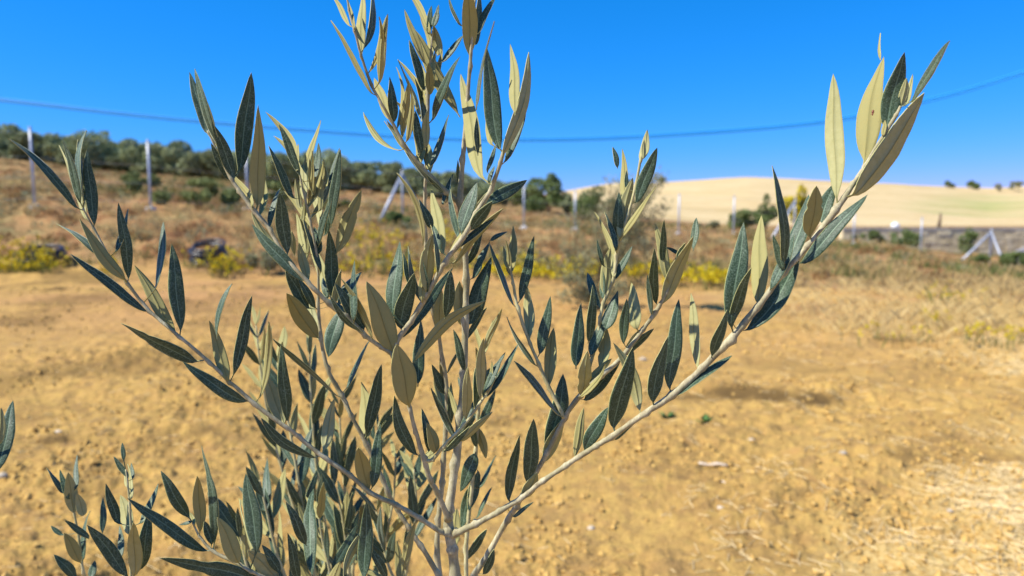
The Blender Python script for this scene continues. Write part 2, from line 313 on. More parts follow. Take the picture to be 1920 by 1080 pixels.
# name: list of (px, py, depth, radius px)
BR = {
 'T':  [(852, 1130, .665, 10), (854, 1080, .665, 9), (849, 1030, .662, 8.5), (842, 995, .660, 9), (842, 955, .66, 7.5), (854, 872, .662, 7), (864, 780, .665, 6.5), (870, 700, .667, 6), (873, 600, .667, 6), (874, 527, .667, 5.6), (871, 462, .665, 5.2), (863, 377, .66, 5.4), (868, 300, .66, 4.6), (874, 220, .66, 4), (881, 125, .655, 3.4), (886, 60, .65, 2.6), (890, 0, .65, 2)],
 'A':  [(842, 1002, .658, 5), (827, 997, .655, 4.6), (788, 972, .65, 4.4), (743, 947, .645, 4.4), (693, 923, .64, 4.2), (657, 891, .636, 4.2), (610, 860, .63, 4), (560, 819, .625, 3.9), (539, 803, .62, 3.8), (478, 758, .615, 4), (432, 717, .61, 3.4), (394, 680, .606, 3.3), (336, 631, .60, 3.1), (281, 583, .6, 2.9), (239, 531, .595, 2.8), (205, 482, .59, 2.4), (176, 428, .59, 2), (155, 390, .585, 1.6)],
 'B':  [(846, 1140, .70, 6), (820, 1075, .70, 5.2), (788, 1022, .70, 4.6), (765, 988, .70, 4.4), (743, 952, .70, 4.6), (727, 922, .695, 4.4), (688, 834, .69, 4), (659, 779, .685, 4), (640, 740, .685, 4.2), (614, 691, .68, 3.8), (602, 635, .68, 3.4), (597, 570, .68, 2.8), (596, 500, .675, 2.4), (585, 430, .67, 2.2), (570, 365, .67, 2), (559, 312, .67, 1.6)],
 'C':  [(842, 975, .655, 5.4), (820, 925, .645, 4.8), (807, 900, .64, 4.6), (795, 861, .635, 5), (780, 810, .63, 4), (768, 765, .625, 3.8), (757, 720, .625, 3.6), (737, 668, .625, 3.8), (715, 651, .62, 4), (686, 629, .615, 4.4), (647, 593, .61, 4.6), (618, 570, .605, 4.4), (576, 528, .60, 4), (537, 483, .60, 3.6), (505, 430, .60, 3.8), (479, 398, .60, 4), (450, 359, .60, 3.8), (434, 337, .60, 3.4), (408, 285, .60, 2), (389, 245, .6, 1.5)],
 'D':  [(738, 670, .625, 4), (742, 645, .625, 5), (770, 603, .622, 5), (800, 555, .62, 5), (835, 491, .615, 4.8), (868, 446, .612, 4.6), (893, 400, .61, 4.6), (920, 356, .605, 4.2), (938, 305, .6, 3.6), (948, 270, .6, 2.4)],
 'E':  [(861, 380, .66, 4.4), (838, 360, .655, 4.6), (816, 339, .65, 4.2), (790, 313, .645, 3.8), (757, 270, .64, 3.4), (733, 225, .635, 2.8), (712, 188, .63, 2.4), (697, 160, .63, 2.6), (678, 107, .625, 2.4), (665, 58, .62, 2.2), (655, 20, .62, 1.8), (649, -15, .62, 1.5)],
 'F':  [(836, 1160, .75, 6), (821, 1044, .74, 5), (822, 974, .74, 4.8), (829, 905, .74, 4.6), (832, 863, .74, 4.6), (836, 800, .74, 4.2), (838, 731, .735, 4), (831, 680, .73, 3.8), (822, 628, .725, 3.6), (806, 560, .72, 3.6), (798, 510, .715, 3.2), (798, 446, .71, 3.2), (797, 365, .70, 3), (800, 290, .69, 2.8), (802, 215, .68, 3.2), (803, 165, .68, 3.8), (808, 100, .675, 1.8), (811, 55, .67, 1.4)],
 'G':  [(845, 1004, .66, 6), (857, 999, .655, 6), (891, 983, .65, 5.6), (938, 958, .645, 5.2), (979, 933, .64, 5), (1018, 902, .635, 4.8), (1060, 874, .63, 4.8), (1118, 836, .62, 5), (1146, 819, .615, 5.4), (1211, 774, .605, 5.4), (1260, 741, .60, 6), (1318, 689, .595, 5.4), (1368, 637, .59, 6.6), (1422, 574, .585, 5.4), (1469, 512, .58, 5), (1515, 462, .58, 5.2), (1567, 394, .575, 5.6), (1600, 345, .575, 4.4), (1622, 312, .575, 3.6), (1655, 257, .57, 3.6), (1680, 216, .57, 3.2), (1688, 200, .57, 2.2)],
 'H':  [(868, 1130, .70, 6), (888, 1080, .70, 5.6), (916, 1038, .695, 5.4), (952, 974, .685, 5.2), (968, 949, .68, 5.2), (985, 919, .672, 5), (1000, 895, .67, 4.6), (1026, 848, .665, 4.6), (1059, 783, .66, 4.2), (1088, 741, .655, 5), (1127, 705, .65, 4.4), (1166, 670, .645, 4.4), (1205, 618, .64, 3.8), (1229, 586, .635, 4.4), (1250, 548, .63, 3), (1262, 518, .63, 1.8)],
 'I':  [(1092, 737, .655, 3.4), (1105, 690, .66, 3.2), (1118, 640, .66, 3), (1126, 595, .66, 3), (1132, 568, .66, 3.2), (1149, 528, .655, 2.8), (1156, 480, .655, 3), (1161, 452, .65, 3.8), (1177, 402, .65, 2.4), (1191, 352, .65, 2.6), (1201, 301, .65, 2.6), (1207, 270, .65, 1.6)],
 'J':  [(1058, 783, .66, 3.4), (1030, 728, .66, 3.4), (1010, 683, .66, 3.2), (994, 644, .66, 2.8), (971, 579, .66, 3), (962, 531, .66, 2.4), (956, 500, .66, 1.8)],
 'K':  [(796, 864, .635, 3.6), (812, 861, .633, 3.4), (831, 837, .63, 3.2), (870, 797, .625, 3), (900, 756, .62, 2.6), (918, 730, .62, 1.8), (930, 706, .62, 1.2)],
 'L':  [(815, 1120, .66, 5), (700, 1160, .64, 5), (590, 1130, .62, 4.6), (520, 1095, .61, 4), (472, 1072, .60, 3.4), (449, 1058, .60, 3.2), (399, 1033, .60, 3), (374, 1005, .6, 2.2), (361, 980, .6, 1.5)],
 'M':  [(560, 1330, .66, 6), (400, 1270, .62, 5), (290, 1190, .60, 4), (250, 1110, .6, 3.2), (246, 1060, .60, 2.6), (246, 1000, .60, 2.4), (244, 957, .6, 2.2), (240, 912, .6, 1.8), (236, 880, .6, 1.2)],
 'N':  [(560, 1330, .9, 7), (300, 1240, .86, 5), (180, 1130, .82, 4), (157, 1073, .8, 2.6), (152, 1041, .8, 2.4), (147, 1005, .8, 2.2), (140, 965, .8, 1.8), (134, 925, .8, 1.2)],
 'O':  [(876, 1120, .78, 4), (874, 1030, .78, 4), (882, 940, .78, 3.6), (891, 850, .78, 3.4), (897, 780, .78, 3), (904, 710, .78, 2.4), (906, 660, .78, 1.6)],
 'Q':  [(-200, 1200, .6, 6), (-80, 1000, .57, 4), (-25, 920, .56, 3), (-8, 850, .56, 2), (0, 810, .56, 1.4)],
}
# one leaf per entry: base x,y  tip x,y  width  face  [bow px]; U/u/v = upper side lit/shaded/grazed, D/d/e = under side likewise
LV = {
'A': """146 400 18 259 18 u -5;163 418 112 274 14 D;150 385 119 264 15 v;160 380 146 262 16 u;180 428 163 280 24 u;159 374 158 244 9 U;207 496 108 418 15 v 5;237 528 150 411 24 d 5;
218 476 241 391 12 U;243 527 222 380 23 u;281 590 133 475 19 u 6;292 548 307 416 11 U;330 630 253 497 26 e;339 625 322 457 30 u;372 683 227 607 27 u;466 756 344 677 26 u 8;407 636 433 531 9 U;427 719 393 601 26 e;
440 706 472 554 24 u;485 753 506 602 11 e;534 800 495 699 31 e;539 789 526 648 25 u;598 861 489 785 18 u 10;609 847 627 746 26 e;693 921 672 838 32 d;700 918 713 795 24 v""",
'B': """640 750 512 636 9 u 4;684 831 679 717 32 D;688 821 716 683 28 u;651 730 693 637 10 U;596 638 537 549 36 d;599 642 573 548 20 D;592 580 560 520 17 u;579 583 536 505 28 u;625 577 640 505 15 d;641 577 615 669 32 U;634 574 677 509 27 U;
606 437 573 333 16 D;590 370 580 297 13 d;564 395 554 335 13 e;573 380 568 307 15 D;557 320 559 270 8 D;558 322 549 298 7 D;551 379 504 273 17 u;589 340 598 268 13 U;618 360 636 277 18 U;620 427 639 281 20 v;611 356 606 302 6 D;596 480 589 425 22 U;605 515 568 410 13 u;
625 564 617 431 28 u;630 478 677 356 30 e;617 573 579 444 21 D;568 502 570 379 24 e;573 480 556 400 12 D;612 445 622 360 14 v;600 400 603 330 12 e;615 560 605 520 14 U;552 480 547 433 11 d""",
'C': """737 662 688 527 48 d;767 765 744 645 50 d;783 858 739 742 26 u 8;806 851 792 766 17 u;819 851 800 792 25 d;700 640 642 522 13 e;686 620 628 531 25 u;540 480 524 360 29 u;573 531 471 420 27 v;538 470 521 430 12 u;535 482 470 400 13 e;
483 392 485 197 32 d;447 330 471 136 35 u;413 281 363 129 15 v -8;389 256 354 134 21 v;410 281 371 155 14 e;440 337 398 230 25 u;431 340 395 268 17 u;578 532 560 455 20 e""",
'D': """747 620 777 512 36 u;733 598 750 452 33 U;733 598 742 527 15 U;765 535 756 475 9 u;831 481 810 355 28 D;811 430 785 373 19 u;823 468 811 420 17 U;800 550 810 439 28 d;793 460 746 323 10 e 16;863 439 895 342 30 U;904 384 988 338 27 v;881 433 923 378 24 u;848 501 941 391 13 d;
903 344 866 139 34 D;869 443 925 349 18 d;750 640 850 502 24 v;835 598 845 507 24 u;937 288 913 86 36 v;918 275 914 181 17 D;965 217 958 83 24 D;937 298 993 98 24 d 14;944 311 984 190 20 U 8;911 327 931 269 10 v;915 345 927 311 9 U;896 292 893 220 11 u;773 683 909 562 23 d -14;893 207 924 39 9 v 6;800 556 790 480 15 v""",
'E': """655 52 623 -10 11 D;700 185 621 38 11 e;678 105 682 -20 22 D;682 95 696 -25 15 u;713 162 726 26 18 e;734 230 702 146 20 D;739 233 731 144 21 u;754 285 681 214 10 D 6;759 269 720 227 5 v;791 227 747 112 11 D;762 269 772 164 13 e;788 311 769 207 23 D;791 292 778 207 17 u;801 279 801 207 18 d;
807 324 796 259 20 D;809 314 842 215 14 U;812 352 738 240 9 v 6;835 364 760 280 10 u 8;827 390 850 325 9 U;668 60 652 0 9 D""",
'F': """783 725 789 599 26 v;822 627 826 540 24 d;843 803 846 717 15 u;838 783 814 709 19 D;836 741 810 683 19 u;837 728 825 668 13 d;838 702 861 657 6 u;812 230 861 107 19 v;798 123 758 18 15 e;796 175 768 75 16 u;862 220 777 55 28 e 5;807 181 803 117 18 d;824 107 814 49 21 e;803 68 809 10 13 v;812 52 823 9 13 U;828 120 869 66 12 U;
806 175 816 95 14 e;798 180 790 120 12 D;859 347 858 300 9 u;840 350 851 324 6 D""",
'T': """882 110 880 -30 32 d;893 91 901 -25 17 u;895 68 929 -8 12 U;866 52 840 -6 6 v;871 617 860 527 30 d;881 614 921 481 36 v;886 527 918 452 17 U;918 452 952 434 10 U;847 1044 857 953 25 D;896 774 831 848 15 u;892 847 863 922 29 v""",
'G': """1078 861 1094 764 19 e;1094 845 1141 764 30 v;1145 806 1187 652 38 u;1200 774 1150 642 27 e -8;1221 757 1252 631 31 u;1253 735 1274 561 32 v;1307 696 1296 550 21 D;1263 748 1371 665 12 U 10;1150 829 1219 762 11 v;1366 621 1396 417 40 v;1370 610 1408 501 23 u;1333 668 1364 582 23 u;1423 578 1427 404 35 D;
1395 629 1497 477 38 U 14;1442 547 1490 440 22 U;1469 508 1518 365 36 U;1468 504 1450 311 19 u;1515 446 1531 348 34 d;1537 420 1565 343 28 U;1498 504 1625 363 30 U 6;1568 380 1562 140 37 D;1622 309 1656 107 50 D -8;1659 250 1696 98 40 v;1596 376 1731 174 42 d 12;1707 198 1780 77 14 v;1651 113 1651 62 5 D;1687 205 1700 146 18 e;1694 202 1711 140 13 D;1655 257 1660 225 9 D;
982 936 1007 886 26 d;960 973 1000 941 8 u;1470 510 1450 440 16 v""",
'H': """950 944 974 816 23 u;989 910 1000 786 32 u;1021 848 1058 702 34 u;1021 870 1062 777 29 d;1090 744 1101 658 28 d;1127 699 1133 603 24 D;1094 757 1162 680 25 v;1080 692 1090 568 27 v;1102 644 1112 535 19 u;1106 670 1138 592 23 U;1167 647 1175 560 20 v;1192 621 1184 530 28 D;1172 657 1205 615 13 d;
1229 573 1227 466 20 u;1253 534 1229 419 21 e;1243 500 1246 412 14 u;1240 575 1298 442 31 d 6;1300 470 1306 408 16 U;1279 478 1248 463 8 U;1270 490 1285 455 11 d;907 1080 927 1030 17 u;1135 620 1159 545 29 U;1262 520 1268 480 9 D""",
'I': """1169 382 1168 280 17 D;1158 316 1149 275 11 v;1174 356 1174 319 9 v;1162 454 1185 334 29 e;1156 457 1160 360 23 v;1192 386 1233 277 27 v;1201 303 1214 244 18 D;1133 554 1143 465 25 e;1130 564 1128 500 12 U;1132 502 1119 449 9 v;1149 528 1186 462 15 U;1151 522 1148 476 11 D;1207 300 1208 262 10 e""",
'J': """965 579 917 455 10 u;955 520 963 424 23 D;952 504 944 462 11 D;975 569 1002 442 21 v;993 640 989 538 22 D;1007 689 949 595 11 v 5;1012 667 1033 555 24 v;1030 728 1038 615 24 D;1051 785 965 676 11 u;956 515 950 450 10 e""",
'K': """874 790 877 688 20 d;891 773 892 690 15 u;901 751 905 633 19 d;904 748 909 655 10 u;906 741 947 660 16 U;906 751 972 644 16 U;905 745 924 678 8 D;857 832 923 772 15 d;831 848 880 800 13 u""",
'L': """355 972 302 883 25 u;376 1002 369 891 25 d;402 1024 377 837 20 v -12;399 1022 383 977 18 u;447 1060 408 969 33 d;361 977 336 984 7 U;392 1038 240 933 24 u 6;500 1095 299 1048 31 u -8;485 1041 461 888 35 v;520 1085 465 1031 33 d;526 1076 491 1022 21 u;482 1050 449 937 7 D;574 1024 537 941 22 u;588 1085 586 915 28 U;365 985 355 960 8 D;560 1095 540 1000 20 u;
682 1090 689 938 30 v;643 1085 697 980 15 d -10;754 1077 779 977 18 e;727 1085 693 1024 18 u""",
'M': """232 864 229 830 9 v;243 898 213 856 11 v;238 915 232 880 8 D;224 986 198 907 19 u;241 1005 227 929 23 D;254 1085 250 978 27 d;241 1085 164 984 28 u;264 1073 279 957 27 u;262 986 297 907 14 U;246 940 240 870 8 D;250 900 246 868 7 U""",
'N': """139 966 128 885 25 d;120 928 87 877 11 u;143 921 144 853 10 U;159 970 144 924 19 d;151 1057 121 999 23 d;172 1012 121 975 12 u;159 1054 167 957 11 U;143 1085 101 1040 21 u;170 1085 178 1051 15 U;192 1002 193 932 13 v;226 1050 225 985 13 U;130 940 112 880 12 v;118 1005 95 986 9 v""",
'O': """899 880 879 958 21 u;879 910 863 1000 21 v;871 1055 913 992 15 u;897 920 930 853 9 U;895 974 922 913 8 U;905 660 942 579 13 e;896 800 912 860 18 e;893 840 884 790 14 u;903 720 920 690 11 U;903 700 892 650 11 d;905 670 925 600 10 D""",
'Q': """-5 890 23 750 28 U -6;0 835 3 765 17 e""",
}
def col(px, py):  # lighter job: photo column/row/depth -> numpy
    return px
tree_base = G(852, .72); tree_base.z = ground_z(tree_base.x, .72)
tree = empty('olive_tree', tree_base, 'young olive tree in sharp focus with slim grey-green leaves filling the foreground', 'olive tree')
INV = Vector((-tree_base.x, -tree_base.y, -tree_base.z))
branches = {}; curves = {}
def path3(rows):
    s = spline(rows, 7); pts = np.array([P(*r[:3]) for r in s]); rad = np.array([px_r(r[3] * (1.12 if r[3] > 5.5 else 1.02), r[2]) for r in s]); return s, pts, rad
for k, rows in BR.items():
    s, pts, rad = path3(rows)
    n = len(pts); jit = rng.normal(0, 1, (n, 3)); jit = (jit + np.roll(jit, 1, 0) + np.roll(jit, 2, 0)) / 3
    pts = pts + jit * rad[:, None] * .12
    rad = rad * (1 + .05 * rng.normal(0, 1, n)); idx = np.arange(0, n, 7); rad[idx] *= 1.30; pts[idx] += rng.normal(0, 1, (len(idx), 3)) * rad[idx][:, None] * .16     # swollen nodes
    if k == 'T':
        low = np.array([(tree_base.x, tree_base.y, tree_base.z - .05), (tree_base.x + .01, tree_base.y - .01, .3), (tree_base.x - .006, tree_base.y - .02, .62)])
        dn = spline(np.vstack([low, pts[0]]), 8)[:-1]
        rad = np.concatenate([np.linspace(.011, rad[0] * 1.02, len(dn)), rad]); pts = np.vstack([dn, pts])
    elif rows[0][1] > 1100:             # shoots that leave the trunk below the picture
        j = np.array([tree_base.x - .004, tree_base.y - .02, .70 if k in 'MQ' else (.78 if k in 'LN' else .86)])
        if k == 'Q': j[2] = .66
        dn = spline(np.vstack([j, (j + pts[0]) / 2 + np.array([0, 0, -.02]), pts[0]]), 6)[:-1]
        rad = np.concatenate([np.full(len(dn), rad[0]), rad]); pts = np.vstack([dn, pts])
    curves[k] = (s, pts)
    me = poly('trunk' if k == 'T' else 'branch', *tube(pts - np.array(tree_base), rad, 12), [BARK if k in 'TABCDFGHEL' else TWIG])
    branches[k] = link('trunk' if k == 'T' else 'branch', me, tree)

def leaf_geo(p0, p1, width, side, nrm, sgn, bow=0., bend=0., pet=None, nseg=12, seed=0):
    """closed two-skinned leaf from p0 to p1; nrm = visible normal, sgn=+1 if the visible face is the upper one"""
    rs = random.Random(seed); a = p1 - p0; L = a.length; up = nrm * sgn
    ts = [0, .02, .045, .07] + [.07 + .93 * ((i + 1) / nseg) for i in range(nseg)]
    rows = []; ph = rs.uniform(0, 6); nick = rs.uniform(.3, .8) if rs.random() < .08 else -9; k = rs.uniform(.85, 1.1); tw0 = rs.uniform(-.45, .45)
    for t in ts:
        u = max(0, (t - .05) / .95)
        wv = (math.sin(math.pi * u ** (.80 * k)) ** .72) * (1 - .06 * u) if 0 < u < 1 else 0
        wv = max(wv, .085 if t < .07 else .0) * width / 2
        wv = max(wv, .00035 if t < .98 else .00008)
        if abs(t - nick) < .05: wv *= .78
        c = p0 + a * t + side * (bow * 4 * t * (1 - t)) + up * (bend * L * (4 * t * (1 - t)) - .25 * bend * L * t * t) + side * (math.sin(ph + t * 9) * .006 * L)
        if pet is not None: c = c + pet * max(0, 1 - t / .10) ** 2
        tw = tw0 * (t - .3) * 2; s2 = side * math.cos(tw) + up * math.sin(tw)
        rows.append((c, s2, wv, t))
    th = .00022; V = []; UV = []
    prof = (-1, -.72, -.35, -.07, 0, .07, .35, .72, 1)
    for layer in (1, -1):
        for c, s2, wv, t in rows:
            n2 = up
            for q in prof:
                fold = -.16 * wv * (1 - abs(q)) * 1.0 + (-.10 * wv * max(0, abs(q) - .6) / .4)
                rip = .012 * width * math.sin(t * 26 + ph) * abs(q) * (1 if q > 0 else .7)
                V.append(c + s2 * (q * wv) + n2 * (fold + rip + layer * th + ((-.0004 - .05 * wv) if (layer < 0 and q == 0) else 0)))
                UV.append((.5 + q * .5, t))
    m = len(prof); n = len(rows); Fc = []; MI = []
    off = n * m
    for i in range(n - 1):
        for j in range(m - 1):
            q = i * m + j
            f = (q, q + 1, q + m + 1, q + m); Fc.append(f); MI.append(0)
            Fc.append(tuple(off + x for x in f[::-1])); MI.append(1)
        for e, fl in ((0, 1), (m - 1, 0)):
            q = i * m + e; f = (q, q + m, off + q + m, off + q); Fc.append(f if fl else f[::-1]); MI.append(2)
    return V, UV, Fc, MI
def orient(bx, by, tx, ty, wd, face, d0, seed):
    """choose the lean and roll of a leaf so that its sunlit or shaded side is the one seen"""
    rs = random.Random(seed); best = None
    Lp = math.hypot(tx - bx, ty - by); L = Lp / F_PX * d0; wn = max(wd, min(Lp / 5.8, 24)); r0 = math.acos(min(1, wd / wn))
    target = {'U': .62, 'u': -.18, 'v': .25, 'D': .80, 'd': -.25, 'e': .28}[face]
    p0 = P(bx, by, d0); V = (CAM - p0).normalized()
    for ti in range(-45, 46, 9):
        dd = math.tan(R(ti)) * L; p1 = P(tx, ty, d0 + dd); a = (p1 - p0).normalized()
        v = (V - a * V.dot(a)).normalized(); s0 = a.cross(v).normalized()
        rolls = [r0, -r0] if r0 > R(25) else [R(k) for k in (-48, -36, -24, -12, 0, 12, 24, 36, 48)]
        for r in rolls:
            n = (v * math.cos(r) + s0 * math.sin(r)).normalized(); s = a.cross(n)
            sc_ = (1.6 * (1 - n.dot((SUN + V).normalized())) if face in 'U' else abs(n.dot(SUN) - target)) + .14 * (ti / 45) ** 2 + .08 * (r / .84) ** 2 * (r0 < R(25)) + rs.uniform(0, .05)
            if best is None or sc_ < best[0]: best = (sc_, p0, p1, s, n, r, ti)
    _, p0, p1, s, n, r, ti = best
    width = .93 * wd / F_PX * d0 / max(.42, math.cos(r))
    return p0, p1, s, n, width
def mk_leaf_mesh(V, UV, Fc, MI, origin):
    me = bpy.data.meshes.new('leaf'); me.from_pydata([tuple(v - origin) for v in V], [], Fc)
    for m in LEAF: me.materials.append(m)
    me.polygons.foreach_set('material_index', MI); me.polygons.foreach_set('use_smooth', [True] * len(Fc))
    uvl = me.uv_layers.new(name='UVMap'); li = np.zeros(len(me.loops), dtype=np.int32); me.loops.foreach_get('vertex_index', li)
    uvl.data.foreach_set('uv', np.array(UV, dtype=np.float32)[li].ravel()); me.update(); return me
count = 0; BUG = None
for k, txt in LV.items():
    s, pts = curves[k]; s3 = pts[-len(s):]
    for ent in txt.replace('\n', '').split(';'):
        q = ent.split()
        if not q: continue
        bx, by, tx, ty, wd = map(float, q[:5]); face = q[5]; bow = float(q[6]) if len(q) > 6 else 0
        count += 1; seed = count
        dist = np.hypot(s[:, 0] - bx, s[:, 1] - by); i = int(dist.argmin()); dn = dist[i]
        d0 = float(s[i, 2]); sgn = 1 if face in 'Uuv' else -1
        d0 += random.uniform(-.006, .006)
        p0, p1, sd, n, width = orient(bx, by, tx, ty, wd, face, d0, seed)
        pet = None
        if dn < 34: pet = Vector(s3[i]) - p0
        bw = (bow + random.uniform(-.018, .018) * math.hypot(tx - bx, ty - by)) / F_PX * d0
        a = p1 - p0
        if sd.dot(UP) > 0: bw = -bw
        V, UV, Fc, MI = leaf_geo(p0, p1, width, sd, n, sgn, bw, random.uniform(-.03, .10), pet, 14, seed)
        o = link('leaf', mk_leaf_mesh(V, UV, Fc, MI, p0), branches[k], p0 - Vector(tree_base))
        if k == 'G' and (bx, tx) == (1622, 1656): BUG = (p0 * .53 + p1 * .47 - sd * 0, n, a.normalized())
SV, SU, SF, SM = [], [], [], []
rx = random.Random(91)                   # further slim, edge-on leaves between the larger ones
for k, lo, hi, nx in (('B', 500, 300, 9), ('F', 330, 60, 7), ('T', 900, 480, 7), ('C', 640, 380, 6), ('D', 620, 380, 6), ('E', 330, 60, 4), ('H', 760, 560, 4), ('I', 640, 400, 4), ('O', 900, 640, 3)):
    s, pts = curves[k]; s3 = pts[-len(s):]; cand = [i for i in range(2, len(s)) if hi < s[i, 1] < lo]
    for _ in range(nx):
        i = rx.choice(cand); bx, by, d0 = s[i, 0], s[i, 1], s[i, 2] + rx.uniform(-.015, .02)
        ax = math.atan2(-(s[i, 1] - s[i - 2, 1]), s[i, 0] - s[i - 2, 0]); an = ax * .5 + R(45) + rx.choice((-1, 1)) * R(rx.uniform(12, 34)); ln = rx.uniform(75, 125)
        face = rx.choice('UDDeuv'); count += 1
        p0, p1, sd, n, width = orient(bx, by, bx + math.cos(an) * ln, by - math.sin(an) * ln, rx.uniform(9, 17), face, d0, count)
        V, UV, Fc, MI = leaf_geo(p0, p1, width, sd, n, 1 if face in 'Uuv' else -1, rx.uniform(-4, 4) / F_PX * d0, rx.uniform(0, .12), Vector(s3[i]) - p0, 12, count)
        o_ = len(SV); SV += V; SU += UV; SF += [tuple(x + o_ for x in f) for f in Fc]; SM += MI
# out-of-focus lower shoots of the same tree
SH = [[(600, 1160, .95, 5), (575, 1000, .95, 3.4), (556, 880, .96, 2.6), (535, 760, .97, 2), (520, 680, .98, 1.4)], [(640, 1160, 1.0, 5), (612, 1000, 1.0, 3.6), (594, 880, 1.0, 3), (583, 740, 1.0, 2.4), (580, 640, 1.0, 1.5)],
      [(560, 1150, .9, 4), (520, 1040, .9, 3), (498, 950, .9, 2), (486, 900, .9, 1.5)], [(660, 1160, .92, 4), (652, 1050, .92, 3), (640, 960, .92, 2.2), (618, 880, .92, 1.5)],
      [(700, 1160, 1.05, 4), (722, 1020, 1.05, 3), (738, 930, 1.05, 2.4), (742, 850, 1.05, 1.6)], [(740, 1160, .98, 4), (764, 1060, .98, 3), (780, 960, .98, 2.4), (776, 880, .98, 1.5)],
      [(620, 1160, 1.1, 4), (560, 980, 1.1, 3), (512, 820, 1.1, 2.4), (490, 700, 1.1, 2), (480, 610, 1.1, 1.4)], [(655, 1160, 1.08, 4), (668, 1000, 1.08, 3), (690, 880, 1.08, 2.2), (712, 790, 1.08, 1.5)],
      [(520, 1160, .88, 4), (470, 1080, .88, 3), (452, 1010, .88, 2), (446, 960, .88, 1.5)], [(600, 1160, .86, 4), (620, 1090, .86, 3), (604, 1010, .86, 2.2), (596, 950, .86, 1.4)],
      [(790, 1170, .9, 4), (736, 1080, .9, 3), (716, 1010, .9, 2.2), (706, 960, .9, 1.4)], [(640, 1160, 1.05, 4), (650, 980, 1.05, 3), (640, 850, 1.05, 2.4), (636, 760, 1.05, 1.5)]]
for si, rows in enumerate(SH):
    s, pts, rad = path3(rows)
    j = np.array([tree_base.x, tree_base.y, .55 + .02 * si]); dn = spline(np.vstack([j, (j + pts[0]) / 2 + np.array([0, .03, -.05]), pts[0]]), 6)[:-1]
    rad = np.concatenate([np.full(len(dn), rad[0]), rad]); p2 = np.vstack([dn, pts])
    br = link('branch', poly('branch', *tube(p2 - np.array(tree_base), rad, 8), [TWIG]), tree)
    L = np.concatenate([[0], np.cumsum(np.hypot(*np.diff(s[:, :2], axis=0).T))]); pos = 20 + 10 * random.random(); side = 0
    while pos < L[-1] + 4:
        i = int(np.clip(np.searchsorted(L, pos), 1, len(s) - 1)); bx, by, d0 = s[i, 0], s[i, 1], s[i, 2]
        ax = math.atan2(-(s[i, 1] - s[i - 1, 1]), s[i, 0] - s[i - 1, 0])
        for sg in (-1, 1):
            if random.random() < .25 or by > 1130: continue
            an = ax + sg * R(random.uniform(6, 34)); ln = random.uniform(62, 100) * .95 / d0 * (1 if pos < L[-1] - 40 else .7)
            tx, ty = bx + math.cos(an) * ln, by - math.sin(an) * ln; wd = ln * random.uniform(.12, .27)
            face = random.choice('UuvDdeuuvDD'); count += 1
            p0, p1, sd, n, width = orient(bx, by, tx, ty, wd, face, d0, count)
            p1 = p1 + FW * random.uniform(-.03, .03)
            V, UV, Fc, MI = leaf_geo(p0, p1, width, sd, n, 1 if face in 'Uuv' else -1, 0, random.uniform(0, .05), None, 7, count)
            if count <= 296: link('leaf', mk_leaf_mesh(V, UV, Fc, MI, p0), br, p0 - Vector(tree_base))
            else:
                o_ = len(SV); SV += V; SU += UV; SF += [tuple(x + o_ for x in f) for f in Fc]; SM += MI
        pos += random.uniform(22, 34)
print('leaves', count)
if SV: tag(link('foliage', mk_leaf_mesh(SV, SU, SF, SM, Vector(tree_base)), tree), kind='stuff')

# insect on the big leaf at the right tip
if BUG:
    pb, nb, ab = BUG; M = Matrix((nb.cross(ab), ab, nb)).transposed().to_4x4(); M.translation = pb + nb * .0016
    bug = empty('insect', (0, 0, 0), 'tiny reddish brown insect sitting on the broad pale leaf at upper right', 'insect'); bug.matrix_world = M
    red = noisy('insect_shell', (.10, .02, .01), (.22, .05, .02), 2000, .4, .5)
    t = np.linspace(-1, 1, 11); body = tube(np.stack([t * 0, t * .0026, t * 0], 1), .0009 * np.sqrt(np.clip(1 - t ** 2, .02, 1)) * (1 + .25 * np.sin(t * 4)), 8)
    link('body', poly('body', *body, [red]), bug)
    for sx in (-1, 1):
        for yy in (-.0009, 0, .0011):
            link('leg', poly('leg', *tube([(0, yy, 0), (sx * .0012, yy * 1.4, .0003), (sx * .0021, yy * 2, -.0012)], .00014, 5), [red]), bug)

# ------------------------------------------------------------------ foliage helper for the far plants
def leaf_cloud(centers, radii, n, size, rs, asp=2.2, up=.3, shell=.5):
    """n leaf-sized quads spread through ellipsoid clumps"""
    c = np.asarray(centers, float); r = np.asarray(radii, float).reshape(len(c), -1); r = np.broadcast_to(r, (len(c), 3))
    vol = r.prod(1) ** .67; k = rs.choice(len(c), n, p=vol / vol.sum())
    dr = rs.normal(size=(n, 3)); dr /= np.linalg.norm(dr, axis=1)[:, None]; rad = rs.random(n) ** (1 / 3) * (1 - shell) + shell * (1 - rs.random(n) * .25)
    p = c[k] + dr * r[k] * rad[:, None]
    a = rs.normal(size=(n, 3)); a[:, 2] += up * 3; a /= np.linalg.norm(a, axis=1)[:, None]
    b = np.cross(a, rs.normal(size=(n, 3))); b /= np.linalg.norm(b, axis=1)[:, None]
    s = size * (.6 + .8 * rs.random(n))[:, None]; w_ = s / asp / 2
    v = np.stack([p - a * s * .5, p + b * w_, p + a * s * .5, p - b * w_], 1).reshape(-1, 3)
    return v, np.arange(4 * n).reshape(n, 4)
def foliage_mat(name, ca, cb, tr=.18): return noisy(name, ca, cb, 3.0, .7, .2, transl=tr)
F_DARK = foliage_mat('scrub_foliage', (.19, .23, .10), (.38, .41, .21))
F_GREEN = foliage_mat('green_foliage', (.08, .13, .035), (.22, .26, .085))
F_GREY = foliage_mat('grey_green_foliage', (.20, .21, .10), (.36, .35, .20))
F_SHRUB = foliage_mat('shrub_foliage', (.13, .17, .05), (.30, .33, .12))
F_YEL = foliage_mat('yellow_flowers', (.55, .42, .01), (.78, .62, .02), .1)
